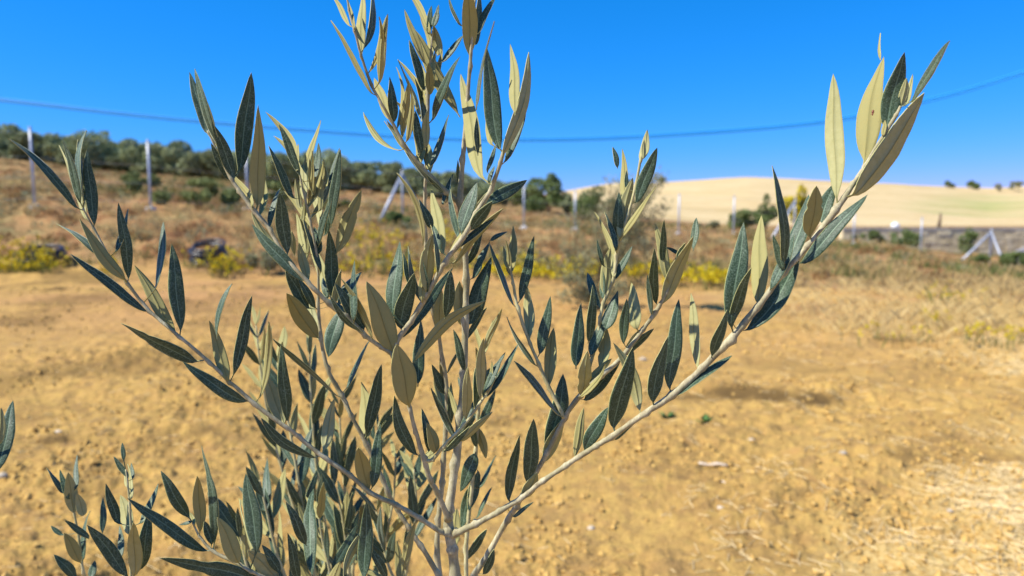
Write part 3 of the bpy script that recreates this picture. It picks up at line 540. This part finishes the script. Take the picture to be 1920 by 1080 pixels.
WOOD = noisy('weathered_wood', (.11, .075, .05), (.23, .17, .11), 30)

def bush(name, base, w_, h, m, n, label, cat, group=None, size=.12, clumps=7, trunk=True, seed=0, crown='crown', flower=None, dep=None, low=False):
    rs = np.random.default_rng(seed + 100); t = empty(name, base, label, cat, group); lo = .28 if not low else .12
    cs = []; rd = []
    for i in range(clumps):
        cx = rs.uniform(-.5, .5) * w_ * .72; cz = h * rs.uniform(lo, .80) * (1 - .5 * abs(cx) / (w_ * .5 + 1e-6) * .6)
        q = rs.uniform(.4, 1.2) * min(w_, h * 1.3) * .27
        cs.append((cx, rs.uniform(-.5, .5) * (dep or w_) * .6, cz)); rd.append((q, q, min(q * .85, cz * .95)))
    cs.append((rs.uniform(-.12, .12) * w_, 0, h * .82)); rd.append((w_ * .15, w_ * .15, h * .18))
    v, f = leaf_cloud(cs, rd, n, size, rs, 2.0, .2, .45)
    link(crown, np_mesh(crown, v, f, [m], smooth=False), t)
    parts = [tube(spline([(0, 0, -.15), (c[0] * .25, c[1] * .25, c[2] * .45), c], 3), np.linspace(h * .018, h * .006, 7), 5) for c in cs[:5]]
    V_, F_ = join(parts); link('trunk', poly('trunk', V_, F_, [WOOD]), t)
    if flower:
        v, f = leaf_cloud([(c[0], c[1], c[2] + r[2] * .3) for c, r in zip(cs, rd)], [(r[0] * 1.02, r[1] * 1.02, r[2]) for r in rd], flower, size * .9, rs, 1.2, 0, .85)
        link('blossom', np_mesh('blossom', v, f, [F_YEL], smooth=False), t)
    return t
def hpx(px, d, top, py=None):           # height of something at (px, d) whose top is seen at photo row `top`
    b = G(px, d); return max(.2, 1.3 + slope(top) * d - b.z)
# scrub row along the left skyline
tops = [(-60, 262), (0, 250), (35, 240), (80, 252), (120, 246), (160, 256), (205, 250), (250, 258), (300, 268), (345, 276), (395, 280), (440, 284), (490, 286), (535, 288), (580, 284), (625, 292), (665, 300), (705, 304), (745, 308), (790, 316), (835, 322), (880, 330), (925, 334), (965, 342)]
for i, (x_, t_) in enumerate(tops):
    d_ = 58 + (i * 7 % 5) * 2.2; t_ += (i * 5 % 3 - 1) * 4
    bush('scrub_tree', G(x_, d_), 4.2 + (i % 3) * .6, hpx(x_, d_, t_) * 1.03, F_DARK, 4200, 'dark grey-green scrub tree in the blurred row along the left skyline', 'tree', 'scrub trees along the left skyline', .30, 15, seed=i, dep=4, low=True)
for i in range(22):
    x_ = -40 + i * 45; t_ = np.interp(x_, [t[0] for t in tops], [t[1] for t in tops]) + 5 + 4 * math.sin(i * 2.3); d_ = 66 + (i % 3)
    bush('scrub_tree', G(x_, d_), 5, hpx(x_, d_, t_), F_DARK, 2600, 'dark grey-green scrub tree in the blurred row along the left skyline', 'tree', 'scrub trees along the left skyline', .34, 12, seed=i + 300, dep=3, low=True)
def B(name, px_, d_, wpx, top, m, n, label, cat='bush', seed=0, **kw):
    return bush(name, G(px_, d_), wpx / F_PX * d_, hpx(px_, d_, top), m, n, label, cat, seed=seed, **kw)
B('tree', 1028, 50, 70, 322, F_GREEN, 2600, 'tall narrow green tree at the right end of the scrub row on the skyline', 'tree', 31, size=.22)
B('bush', 985, 46, 60, 352, F_GREEN, 1800, 'green bush left of the tall narrow tree behind the fence post', seed=32, size=.2)
B('bush', 1062, 44, 40, 362, F_DARK, 1300, 'small dark bush between the tall narrow tree and the round bush', seed=33, size=.18)
B('bush', 1118, 44, 90, 348, F_GREEN, 2600, 'round green bush behind the fence in front of the start of the wheat hill', seed=34, size=.18)
B('bush', 1395, 46, 95, 392, F_GREEN, 2400, 'dark green bush behind the fence below the wheat hill', seed=35, size=.18)
B('bush', 1432, 48, 40, 362, F_GREEN, 1400, 'tall thin green bush beside the dark one below the wheat hill', seed=36, size=.18)
B('bush', 1330, 46, 60, 415, F_GREY, 900, 'low grey-green bush at the left of the dark green bush', seed=37, size=.16)
B('broom_bush', 1500, 48, 62, 350, F_GREEN, 1400, 'bush covered in bright yellow blossom behind the braced post', 'bush', 38, size=.16, flower=1800)
B('bush', 1625, 50, 60, 432, F_GREEN, 1600, 'green bush at the left end of the stone wall', seed=39, size=.16)
B('bush', 1690, 47, 62, 428, F_GREEN, 1600, 'green bush in front of the stone wall between two fence posts', seed=40, size=.16)
B('bush', 1812, 52, 46, 425, F_GREEN, 1200, 'creeping green shrub growing over the top of the stone wall', seed=41, size=.15)
B('bush', 1832, 36, 60, 478, F_GREEN, 1500, 'low dark green bush between the legs of the braced right post', seed=42, size=.13)
B('bush', 1908, 34, 80, 472, F_GREEN, 2000, 'green bush at the right edge beside the braced post', seed=43, size=.13)
B('bush', 372, 23, 190, 334, F_SHRUB, 2600, 'wide green bush on the bank right of the second fence post', seed=44, size=.11)
B('bush', 262, 27, 90, 322, F_SHRUB, 1800, 'yellowish green bush on the bank behind the second fence post', seed=45, size=.11)
B('bush', 500, 26, 190, 340, F_SHRUB, 2600, 'broad green bush on the bank behind the left shoots of the olive', seed=46, size=.11)
B('bush', 620, 28, 90, 368, F_SHRUB, 1600, 'low green bush in the middle of the bank', seed=47, size=.11)
B('bush', 745, 24, 60, 396, F_GREEN, 900, 'low green tuft at the foot of the slanting brace', seed=48, size=.1)
B('bush', 500, 15.5, 90, 470, F_GREY, 1400, 'low grey-green weed bush at the edge of the bare soil', seed=49, size=.07)
B('bush', 1500, 40, 60, 430, F_GREY, 900, 'dry grey-green bush behind the right fence posts', seed=50, size=.13)
for i, (x_, d_, w_, t_, lb) in enumerate([(1765, 268, 26, 339, 'flat dark tree on the crest of the wheat hill, left of the pair at right'), (1812, 268, 34, 338, 'rounded dark tree on the crest of the wheat hill, right of the flat one'),
        (1180, 240, 12, 338, 'tiny dark tree on the left shoulder of the wheat hill'), (1236, 245, 14, 332, 'tiny dark upright tree on the left crest of the wheat hill'), (1900, 250, 90, 340, 'low brown-green hedge at the right end of the wheat hill crest')]):
    B('distant_tree', x_, d_, w_, t_, F_GREEN if i < 4 else F_GREY, 900, lb, 'tree', 60 + i, size=.7)

# the young olive in the middle distance
def sapling():
    d_ = 10.0; b = G(1128, d_, 600); rs = np.random.default_rng(5)
    t = empty('young_olive_tree', b, 'blurred young olive tree with airy grey-green crown standing in the middle distance', 'olive tree')
    def q(px_, py_): return np.array([(px_ - 1128) / F_PX * d_, rs.uniform(-.18, .18), -(py_ - 590) / F_PX * d_])
    fp = []
    tr = spline([(0, 0, -.1), q(1122, 540), q(1140, 470), q(1165, 400), q(1190, 350)], 5); link('trunk', poly('trunk', *tube(tr, np.linspace(.02, .006, len(tr)), 7), [WOOD]), t)
    ends = [(1030, 430), (1010, 480), (1050, 520), (1075, 440), (1100, 560), (1210, 370), (1230, 420), (1240, 335), (1180, 500), (1215, 480), (1090, 500), (1150, 380), (1050, 560), (1205, 540), (1245, 450), (1060, 470), (1195, 420), (1120, 420), (1165, 540), (1225, 355), (1170, 345), (1205, 400), (1245, 390), (1140, 350), (1215, 350)]
    for k, (ex, ey) in enumerate(ends):
        s_ = tr[rs.integers(3, len(tr) - 4)] if ey < 520 else tr[3]; e = q(ex, ey); m_ = (s_ + e) / 2 + np.array([0, 0, -.03])
        c = spline([s_, m_, e], 7); link('branch', poly('branch', *tube(c, np.linspace(.008, .003, len(c)), 5), [WOOD]), t); fp.append(c[3:])
    fp = np.vstack(fp); v, f = leaf_cloud(fp, np.full((len(fp), 3), .12), 8500, .06, rs, 4, .4, .2)
    tag(link('foliage', np_mesh('foliage', v, f, [F_GREY], smooth=False), t), kind='stuff')
sapling()

# ------------------------------------------------------------------ grass, weeds, flowers, straw
def blades(pos, h, wid, lean, rs):
    n = len(pos); a = rs.random(n) * 2 * math.pi; dx = np.stack([np.cos(a), np.sin(a), a * 0], 1)
    b = rs.random(n) * 2 * math.pi; ln = np.stack([np.cos(b), np.sin(b), b * 0], 1) * (h * lean * rs.random(n))[:, None]
    up = np.zeros((n, 3)); up[:, 2] = h
    p = np.asarray(pos); w2 = dx * (wid / 2)[:, None]
    v = np.stack([p - w2, p + w2, p + ln * .45 + up * .6 + w2 * .6, p + ln + up], 1).reshape(-1, 3)
    return v, np.arange(4 * n).reshape(n, 4)
def scatter(n, pxr, dr, dens, rs, per, spread):
    u = rs.uniform(pxr[0], pxr[1], n); d = dr[0] * (dr[1] / dr[0]) ** rs.random(n)
    x = (u - 960) / F_PX * d; y = d; k = rs.random(n) < dens(x, y, u); x, y = x[k], y[k]
    x = np.repeat(x, per) + rs.normal(0, spread, len(x) * per); y = np.repeat(y, per) + rs.normal(0, spread, len(y) * per)
    return np.stack([x, y, H0(x, y) + relief(x, y) - .01], 1)
rs = np.random.default_rng(3)
G_DRY = foliage_mat('dry_grass', (.40, .28, .11), (.62, .46, .20), .25)
G_BRN = foliage_mat('brown_grass', (.20, .10, .035), (.42, .25, .10), .2)
G_GRN = foliage_mat('green_weeds', (.08, .12, .03), (.20, .22, .06), .25)
def edge_ok(x, y, u): return y + (fbm(x * .5, y * .5, 3, 15) - .45) * 5 > np.interp(u, [0, 900, 1300, 1600, 1920], [16.2, 15.5, 14, 11.5, 9])
p = scatter(11000, (-250, 2150), (11, 58), lambda x, y, u: edge_ok(x, y, u) * np.clip(fbm(x * .35, y * .35, 3, 91) * 3.4 - 1.0, 0, 1), rs, 6, .10)
r_ = np.hypot(p[:, 0], p[:, 1]); v, f = blades(p, rs.uniform(.08, .32, len(p)), .008 + .0005 * r_, .8, rs)
tag(link('dry_grass', np_mesh('dry_grass', v, f, [G_DRY], smooth=False)), 'pale dry grass covering the bank and rough ground beyond the bare soil', 'grass', kind='stuff')
p = scatter(9000, (-250, 2150), (13, 55), lambda x, y, u: edge_ok(x, y, u) * np.clip(fbm(x * .5, y * .5, 3, 41) * 3.2 - 1.2, 0, 1) * np.where((u > 1350) & (y < 19), .3, 1), rs, 6, .12)
r_ = np.hypot(p[:, 0], p[:, 1]); v, f = blades(p, rs.uniform(.06, .26, len(p)), .008 + .0006 * r_, .9, rs)
tag(link('brown_grass', np_mesh('brown_grass', v, f, [G_BRN], smooth=False)), 'reddish brown withered grass between the dry tufts on the bank', 'grass', kind='stuff')
p = scatter(10000, (-250, 2150), (15, 58), lambda x, y, u: edge_ok(x, y, u) * np.clip(fbm(x * .3 + 9, y * .3, 3, 61) * 4.4 - 1.9, 0, 1), rs, 8, .14)
r_ = np.hypot(p[:, 0], p[:, 1]); v, f = blades(p, rs.uniform(.08, .34, len(p)), .012 + .0007 * r_, .7, rs)
tag(link('green_weeds', np_mesh('green_weeds', v, f, [G_GRN], smooth=False)), 'yellow-green weeds growing in patches on the bank', 'weeds', kind='stuff')
# yellow flowering weeds: stalks plus heads
YP = [(20, 487, 80, 40, 150), (75, 482, 55, 28, 90), (420, 497, 44, 34, 110), (205, 515, 14, 8, 40), (60, 500, 90, 22, 60), (690, 440, 40, 44, 45), (730, 470, 60, 46, 60), (760, 500, 50, 24, 45), (670, 495, 36, 30, 35), (950, 503, 66, 34, 150), (1030, 512, 60, 34, 150), (1095, 508, 50, 26, 90),
      (1190, 505, 50, 16, 70), (1330, 518, 50, 20, 170), (1265, 520, 30, 14, 60), (1770, 555, 60, 30, 50), (1850, 628, 110, 16, 50), (1755, 600, 30, 34, 20), (840, 440, 30, 20, 40), (1650, 630, 80, 30, 12), (1910, 636, 60, 20, 16)]
hp = []; sp = []
for cx, cy, sx, sy, n in YP:
    for _ in range(n):
        u = rs.normal(cx, sx * .5); vv = rs.normal(cy, sy * .5); dl = {1: 16.6}.get(1) if cy < 535 else 1816 / (cy + 18 - 400); dl = float(np.interp(cx, [0, 900, 1300, 1600], [16.2, 15, 13.6, 12])) if cy < 535 else dl
        dl = dl + rs.uniform(-.8, .8) if cy < 535 else dl + rs.uniform(-.3, .3)
        if cy < 470: dl = 19.5 + rs.uniform(-1, 1)
        x_ = gx(u, dl); gz = None; z_ = 1.3 + slope(vv) * dl; hp.append((x_, dl, z_))
hp = np.array(hp); gz = H0(hp[:, 0], hp[:, 1]) + relief(hp[:, 0], hp[:, 1]); hp[:, 2] = np.clip(hp[:, 2], gz + .14, gz + .9)
nr_ = hp[:, 1] < 12
hv, hf = leaf_cloud(hp[~nr_], np.full(((~nr_).sum(), 3), .05), int((~nr_).sum()) * 6, .048, rs, 1.1, 0, .3)
hv2, hf2 = leaf_cloud(hp[nr_], np.full((nr_.sum(), 3), .02), int(nr_.sum()) * 6, .020, rs, 1.1, 0, .3); hf = np.vstack([hf, hf2 + len(hv)]); hv = np.vstack([hv, hv2])
tag(link('yellow_wildflowers', np_mesh('yellow_wildflowers', hv, hf, [F_YEL], smooth=False)), 'bright yellow wildflowers blooming along the edge of the bare soil', 'wildflowers', kind='stuff')
fb = hp.copy(); fb[:, 2] = gz - .02; fb = fb + rs.normal(0, .05, (len(fb), 3)) * np.array([1, 1, 0]); v, f = blades(fb, hp[:, 2] - gz, np.full(len(fb), .012), .5, rs)
tag(link('flower_stalks', np_mesh('flower_stalks', v, f, [G_GRN], smooth=False)), 'thin green stalks and leaves under the yellow wildflowers', 'weeds', kind='stuff')
tc = []
for (u0, u1, d0_, d1_, n_) in ((-250, 1000, 17, 30, 420), (900, 2150, 15, 42, 420), (-250, 900, 28, 50, 200)):
    pp = scatter(n_, (u0, u1), (d0_, d1_), lambda x, y, u: edge_ok(x, y, u) * 1.0, rs, 1, .01); tc.append(pp)
tc = np.vstack(tc); k3 = rs.integers(0, 3, len(tc)); q3 = rs.uniform(.10, .38, len(tc))
for kk, (nm_, m_, lb_) in enumerate((('dry_scrub', G_DRY, 'straw-coloured dry tufts dotted over the bank'), ('brown_scrub', G_BRN, 'dark brown dead scrub tufts dotted over the bank'), ('grey_scrub', F_GREY, 'grey-green low scrub tufts dotted over the bank'))):
    w3 = k3 == kk; v, f = leaf_cloud(tc[w3] + np.array([0, 0, .06]), np.stack([q3[w3], q3[w3], q3[w3] * .6], 1), int(w3.sum()) * (110 if kk < 2 else 60), .10, rs, 3.5, .6, .3)
    tag(link(nm_, np_mesh(nm_, v, f, [m_], smooth=False)), lb_, 'scrub', kind='stuff')
# standing pale grass at the right edge of the soil
p = scatter(3600, (1400, 2100), (6.5, 15), lambda x, y, u: np.clip((u - 1500 + (y - 7) * 30) / 300, 0, 1) * np.clip(fbm(x * .9, y * .9, 3, 19) * 4 - 1.2, 0, 1) * (y > 7.4 + .9 * vnoise(x, y, 4)), rs, 9, .07)
v, f = blades(p, .03 + .17 * rs.random(len(p)) ** 2, np.full(len(p), .006), 1.6, rs)
G_PALE = foliage_mat('pale_grass', (.68, .48, .17), (.84, .66, .32), .3)
tag(link('straw_grass', np_mesh('straw_grass', v, f, [G_PALE], smooth=False)), 'pale straw-coloured grass standing at the right edge of the soil', 'grass', kind='stuff')
# loose straw lying on the soil
def litter(n, pxr, dr, dens, L, W, rs):
    u = rs.uniform(pxr[0], pxr[1], n); d = dr[0] * (dr[1] / dr[0]) ** rs.random(n); x = (u - 960) / F_PX * d; y = d; k = rs.random(n) < dens(x, y, u); x, y = x[k], y[k]; n = len(x)
    a = rs.random(n) * math.pi; l = rs.uniform(.3, 1, n) * L / 2; dx = np.cos(a) * l; dy = np.sin(a) * l
    z0 = H0(x - dx, y - dy) + relief(x - dx, y - dy); z1 = H0(x + dx, y + dy) + relief(x + dx, y + dy); zm = H0(x, y) + relief(x, y)
    zc = np.maximum((z0 + z1) / 2, zm) - (z0 + z1) / 2; h = rs.uniform(.001, .008, n); wx, wy = -np.sin(a) * W / 2, np.cos(a) * W / 2
    A_ = np.stack([x - dx, y - dy, z0 + zc + h], 1); B_ = np.stack([x + dx, y + dy, z1 + zc + h], 1); w3 = np.stack([wx, wy, 0 * wx], 1); up = np.zeros((n, 3)); up[:, 2] = W * .6
    v = np.stack([A_ - w3, A_ + w3, B_ + w3, B_ - w3, (A_ + up), (B_ + up)], 1).reshape(-1, 3); o = np.arange(n)[:, None] * 6
    f = np.concatenate([o + np.array([0, 4, 5, 3]), o + np.array([4, 1, 2, 5])]); return v, f
STRAW = noisy('straw', (.48, .35, .155), (.66, .51, .27), 40, .6, .3)
v, f = litter(26000, (1300, 2150), (2.4, 9), lambda x, y, u: np.clip((u - np.interp(y, [2.4, 3.2, 4.2, 5.4, 6.5, 8, 11], [1560, 1640, 1780, 1930, 1800, 1560, 1350]) + (fbm(x * 1.5, y * 1.5, 3, 25) - .45) * 500) / 260, .05, 1) * np.clip(fbm(x * 2.2, y * 2.2, 3, 8) * 4 - 1.4, .04, 1), .11, .0035, rs)
v2, f2 = litter(3500, (-200, 1500), (2.4, 9), lambda x, y, u: np.clip(fbm(x * 2.2, y * 2.2, 3, 8) * 3 - 1.1, .05, 1), .07, .003, rs)
tag(link('loose_straw', np_mesh('loose_straw', np.vstack([v, v2]), np.vstack([f, f2 + len(v)]), [STRAW], smooth=False)), 'loose pale straw lying scattered over the soil', 'straw', kind='stuff')
# soil crumbs
def crumbs(n, rs):
    u = rs.uniform(-150, 2080, n); d = 2.4 * (13 / 2.4) ** rs.random(n); x = (u - 960) / F_PX * d; y = d; s = .003 + .013 * rs.random(n) ** 4 * (1 + d * .12)
    k = rs.random(n) < np.clip(fbm(x * 1.3, y * 1.3, 3, 44) * 3.4 - 1.1, .12, 1); x, y, s = x[k], y[k], s[k]; n = len(x)
    z = H0(x, y) + relief(x, y) + s * .25; o = np.array([(1, 0, 0), (0, 1, 0), (-1, 0, 0), (0, -1, 0), (0, 0, .8), (0, 0, -.8)])
    v = np.stack([x, y, z], 1)[:, None] + (o[None] * rs.uniform(.6, 1.3, (n, 6, 3)) + rs.normal(0, .15, (n, 6, 3))) * s[:, None, None]
    t = np.array([(0, 1, 4), (1, 2, 4), (2, 3, 4), (3, 0, 4), (1, 0, 5), (2, 1, 5), (3, 2, 5), (0, 3, 5)])
    return v.reshape(-1, 3), (np.arange(n)[:, None, None] * 6 + t[None]).reshape(-1, 3)
CL = noisy('soil_crumb', (.34, .20, .06), (.52, .34, .11), 20, .95, .05)
v, f = crumbs(45000, rs); tag(link('soil_crumbs', np_mesh('soil_crumbs', v, f, [CL], smooth=False)), 'crumbs and small clods of ochre soil strewn over the tilled ground', 'soil', kind='stuff')

# small things on the soil
PALE = noisy('dry_cane', (.60, .48, .33), (.75, .64, .50), 60, .6, .3)
def cane(px_, py_, wpx, ang, label, r=.008):
    d_ = 1816 / (py_ - 400); b = G(px_, d_, py_); L = wpx / F_PX * d_; t = np.linspace(-.5, .5, 9)
    c = np.stack([t * L * math.cos(ang), t * L * math.sin(ang), .004 * np.sin(t * 9)], 1)
    o = link('dry_stick', poly('dry_stick', *tube(c, r * (1 + .12 * np.sin(t * 14)), 8), [PALE]), None, b + Vector((0, 0, r * .9 + .01))); tag(o, label, 'stick')
cane(1336, 889, 54, -.12, 'short pale dry stick lying alone on the soil right of the olive', .008)
cane(1352, 925, 18, -.8, 'tiny pale stick chip just below the larger pale stick', .004)
def stone(px_, py_, wpx, label, m, h=.6):
    d_ = 1816 / (py_ - 400); b = G(px_, d_, py_); r = wpx / F_PX * d_ / 2; rs2 = np.random.default_rng(int(px_)); v = []; f = []
    for i in range(7):
        for j in range(10):
            th = math.pi * (i + .5) / 7; ph = 2 * math.pi * j / 10; q = r * (1 + rs2.uniform(-.16, .16)); v.append((q * math.sin(th) * math.cos(ph), q * .8 * math.sin(th) * math.sin(ph), q * h * math.cos(th)))
    for i in range(6):
        for j in range(10): f.append((i * 10 + j, i * 10 + (j + 1) % 10, (i + 1) * 10 + (j + 1) % 10, (i + 1) * 10 + j)[::-1])
    f.append(tuple(range(10))); f.append(tuple(range(69, 59, -1)))
    tag(link('stone', poly('stone', v, f, [m]), None, b + Vector((0, 0, r * h * .4))), label, 'stone')
STONE = noisy('pale_stone', (.42, .34, .24), (.60, .52, .40), 30, .9, .1, .5)
stone(1780, 976, 13, 'small white stone among the straw at lower right', STONE)
stone(1408, 838, 12, 'small pale stone on the bare soil above the dry stick', STONE)
stone(1350, 972, 14, 'greyish stone on the soil below the dry stick', STONE)
stone(1108, 1000, 16, 'pale stone on the soil right of the trunk near the bottom', STONE)
stone(1205, 682, 15, 'pale stone on the soil seen between the right branches', STONE)
stone(110, 818, 16, 'pale stone beside the dark patch at far left', STONE)
stone(6, 908, 20, 'pale stone at the left edge of the picture', STONE)
stone(1580, 868, 14, 'small pale stone on the open soil at right', STONE)
def sprout(px_, py_, wpx, n, label, seed):
    d_ = 1816 / (py_ - 400); b = G(px_, d_, py_); rs2 = random.Random(seed); t = empty('weed_seedling', b, label, 'weed')
    for i in range(n):
        a = rs2.uniform(0, 6.28); L = wpx / F_PX * d_ * rs2.uniform(.35, .6); hd = Vector((math.cos(a), math.sin(a), rs2.uniform(.3, 1))).normalized(); s_ = hd.cross(Vector((0, 0, 1))).normalized() * L * .2
        v = [Vector(), hd * L * .5 + s_, hd * L - Vector((0, 0, L * .1)), hd * L * .5 - s_, hd * L * .5 + Vector((0, 0, -.003))]
        link('leaf', poly('leaf', v, [(0, 1, 4), (1, 2, 4), (2, 3, 4), (3, 0, 4), (0, 3, 2, 1)], [SPR]), t)
SPR = noisy('seedling_green', (.06, .14, .03), (.12, .22, .05), 50, .6, .3)
sprout(1320, 800, 44, 14, 'small green weed seedling below the right branch', 1)
sprout(1250, 783, 40, 12, 'small green weed seedling half hidden at the right branch', 2)
sprout(690, 1004, 30, 8, 'green weed seedling on the soil behind the lower shoots', 3)

# ------------------------------------------------------------------ fence
GALV = noisy('galvanised_steel', (.36, .39, .45), (.50, .53, .59), 15, .45, .5)
GALV.node_tree.nodes['Principled BSDF'].inputs['Metallic'].default_value = .25
CONC = noisy('white_concrete', (.44, .42, .41), (.60, .58, .57), 8, .9, .1, .5, .03)
WIRE = noisy('fence_wire', (.33, .33, .33), (.46, .46, .46), 10, .5, .5)
posts = [(-130, 20, 225), (75, 20.5, 240), (290, 21.8, 264), (470, 23.6, 290), (757, 24.8, 320), (982, 28.5, 345), (1077, 29.5, 358), (1270, 31.5, 364), (1372, 32.5, 368), (1485, 33.5, 372), (1596, 35, 400), (1722, 37, 408), (1852, 38, 430), (2010, 39, 440), (2150, 40, 450)]
f0 = G(982, 28.5); fence = empty('wire_fence', f0, 'long wire fence with galvanised posts and white concrete footings across the bank', 'fence')
heads = []
for i, (x_, d_, t_) in enumerate(posts):
    b = G(x_, d_); h = hpx(x_, d_, t_); heads.append((b, h)); r = .035
    lo = b - f0; me = poly('post', *tube([(0, 0, -.3), (0, 0, h * .5), (0, 0, h)], r, 12), [GALV], True)
    po = link('post', me, fence, lo)
    v, f = tube([(0, 0, h - .02), (0, 0, h + .015), (0, 0, h + .04)], [r * 1.2, r * 1.2, r * .4], 12); link('post_cap', poly('post_cap', v, f, [GALV]), po)
    rs2 = np.random.default_rng(i); z = np.array([-.15, .02, .07, .10]); v, f = tube(np.stack([z * 0, z * 0, z], 1), np.array([.17, .16, .12, .05]), 11)
    v = v * (1 + rs2.normal(0, .06, v.shape)); link('footing', poly('footing', v, f, [CONC]), po)
def brace(i, px_, d_):
    b, h = heads[i]; e = G(px_, d_); a = b + Vector((0, 0, h * .93))
    link('brace', poly('brace', *tube([a - f0, (a + e) / 2 - f0, e - f0], .05, 10), [GALV]), fence)
brace(4, 712, 23.6); brace(4, 800, 26.3); brace(9, 1443, 31.5); brace(12, 1797, 37.2); brace(12, 1882, 36.6)
for i in range(len(heads) - 1):
    (a, ha), (b, hb) = heads[i], heads[i + 1]; parts = []
    for k in (.12, .38, .64, .94):
        p = a + Vector((0, -.05, ha * k)); q_ = b + Vector((0, -.05, hb * k)); t = np.linspace(0, 1, 7)
        parts.append(tube(np.array([p.lerp(q_, u) - f0 - Vector((0, 0, .03 * 4 * u * (1 - u))) for u in t]), .0035, 4))
    V_, F_ = join(parts); link('wire', poly('wire', V_, F_, [WIRE]), fence)
# insulator disc on the middle post
# ------------------------------------------------------------------ stone wall beyond the fence
WALL = noisy('rubble_stone', (.50, .41, .24), (.74, .64, .42), 2.5, .9, .1, .6, .05); COPE = noisy('coping_stone', (.30, .27, .22), (.44, .40, .33), 3, .9, .1, .4)
wa, wb = G(1570, 54), G(2140, 53); zt = 1.3 + slope(428) * 54; wl = (wb - wa); L = math.hypot(wl.x, wl.y); zb = min(wa.z, wb.z) - .6
wall = empty('stone_wall', (wa.x, 53.7, zb), 'long low stone wall with dark coping beyond the right end of the fence', 'wall')
link('wall_core', poly('wall_core', *box(0, L, -.12, .45, 0, zt - zb - .16), [WALL], False), wall)
rs2 = random.Random(4); nst = 0
for row in range(7):
    x_ = 0; zz = (zt - zb - .16) - (row + 1) * .33 + .012
    if zz < -.1: break
    while x_ < L - .1 and nst < 295:
        w_ = rs2.uniform(.45, .95); v, f = box(x_ + .02, min(L, x_ + w_) - .02, -.12 - rs2.uniform(.04, .10), -.10, zz + .02, zz + .31); v = v + np.array([[rs2.uniform(-.02, .02), 0, rs2.uniform(-.02, .02)] for _ in v])
        me = poly('stone_block', v, f, [WALL], False); o = link('stone_block', me, wall); nst += 1; x_ += w_
x_ = 0
while x_ < L:
    v, f = box(x_ + .01, min(L, x_ + 1.5) - .01, -.205, .58, zt - zb - .16, zt - zb + .04); link('coping', poly('coping', v, f, [COPE], False), wall); x_ += 1.5
# white round thing on the wall, brown stake on the hill, slab at right
b = Vector((gx(1672, 53.9), 53.85, zt + .04)); WH = noisy('white_paint', (.75, .75, .74), (.82, .82, .82), 6, .6, .3)
v, f = tube([(0, 0, -.02), (0, 0, .06), (0, 0, .2), (0, 0, .33), (0, 0, .40)], [.22, .28, .29, .2, .05], 14); tag(link('white_drum', poly('white_drum', v, f, [WH]), None, b), 'small rounded white object standing on the stone wall', 'drum')
b = G(1755, 60); v, f = join([tube([(0, 0, -.3), (.02, 0, 1.0), (.03, 0, 1.35)], [.10, .09, .07], 8), tube([(-.3, 0, -.2), (-.1, 0, .6), (.02, 0, 1.25)], [.04, .04, .03], 6)])
tag(link('wooden_stake', poly('wooden_stake', v, f, [WOOD]), None, b), 'weathered brown wooden stake standing before the wheat hill above the wall', 'stake')
b = G(1905, 42); v, f = box(-.9, .9, -.05, .05, 0, 1.1); v[:, 2] += v[:, 0] * .55; v[:, 2] *= .8
tag(link('concrete_slab', poly('concrete_slab', v, f, [CONC], False), None, b), 'pale slanting concrete slab behind the bush at the right edge', 'slab')

# black pipe coils at the foot of the bank
BLK = noisy('black_plastic', (.012, .013, .018), (.03, .032, .042), 8, .35, .5)
def coil(px_, d_, wpx, label, tilt, seed):
    b = G(px_, d_); Rr = wpx / F_PX * d_ / 2; t = empty('pipe_coil', b + Vector((0, 0, .05)), label, 'pipe coil'); rs2 = random.Random(seed)
    for k in range(7):
        R_ = Rr * rs2.uniform(.78, 1); cx, cy, cz = rs2.uniform(-.05, .05), rs2.uniform(-.05, .05), .05 + k * .045; tl = tilt + rs2.uniform(-.12, .12); c = []
        for j in range(25):
            a = j / 24 * 2 * math.pi; X_, Y_ = math.cos(a) * R_, math.sin(a) * R_ * .9; c.append((cx + X_, cy + Y_ * math.cos(tl), cz + R_ * math.sin(tl) + Y_ * math.sin(tl)))
        link('loop', poly('loop', *tube(c, .028, 7, False), [BLK]), t)
coil(82, 16.9, 88, 'black coil of irrigation pipe behind the yellow flowers at far left', .30, 1)
coil(392, 16.7, 66, 'smaller black coil of pipe behind the yellow flowers right of the larger coil', .38, 2)

# overhead cable
CAB = noisy('cable_sheath', (.03, .31, .70), (.035, .33, .72), 5, .5, .4)
row = [(-700, 110), (-350, 152), (0, 187), (220, 212), (430, 232), (750, 256), (960, 262), (1200, 256), (1530, 230), (1740, 188), (1920, 135), (2300, 8)]
cp = spline([tuple(P(a, b_, 12.0 + .6 * math.sin(a / 900))) for a, b_ in row], 8); orig = Vector(cp[0])
cab = empty('overhead_cable', orig, 'thin blue-grey overhead cable sagging across the sky', 'cable')
n = len(cp); ph = np.arange(n) * 1.3
for s_ in (0, math.pi):
    off = np.stack([np.zeros(n), np.full(n, .012 if s_ else -.012), np.full(n, (.017 if s_ else -.017))], 1)
    link('strand', poly('strand', *tube(cp - np.array(orig) + off, .018, 6), [CAB]), cab)
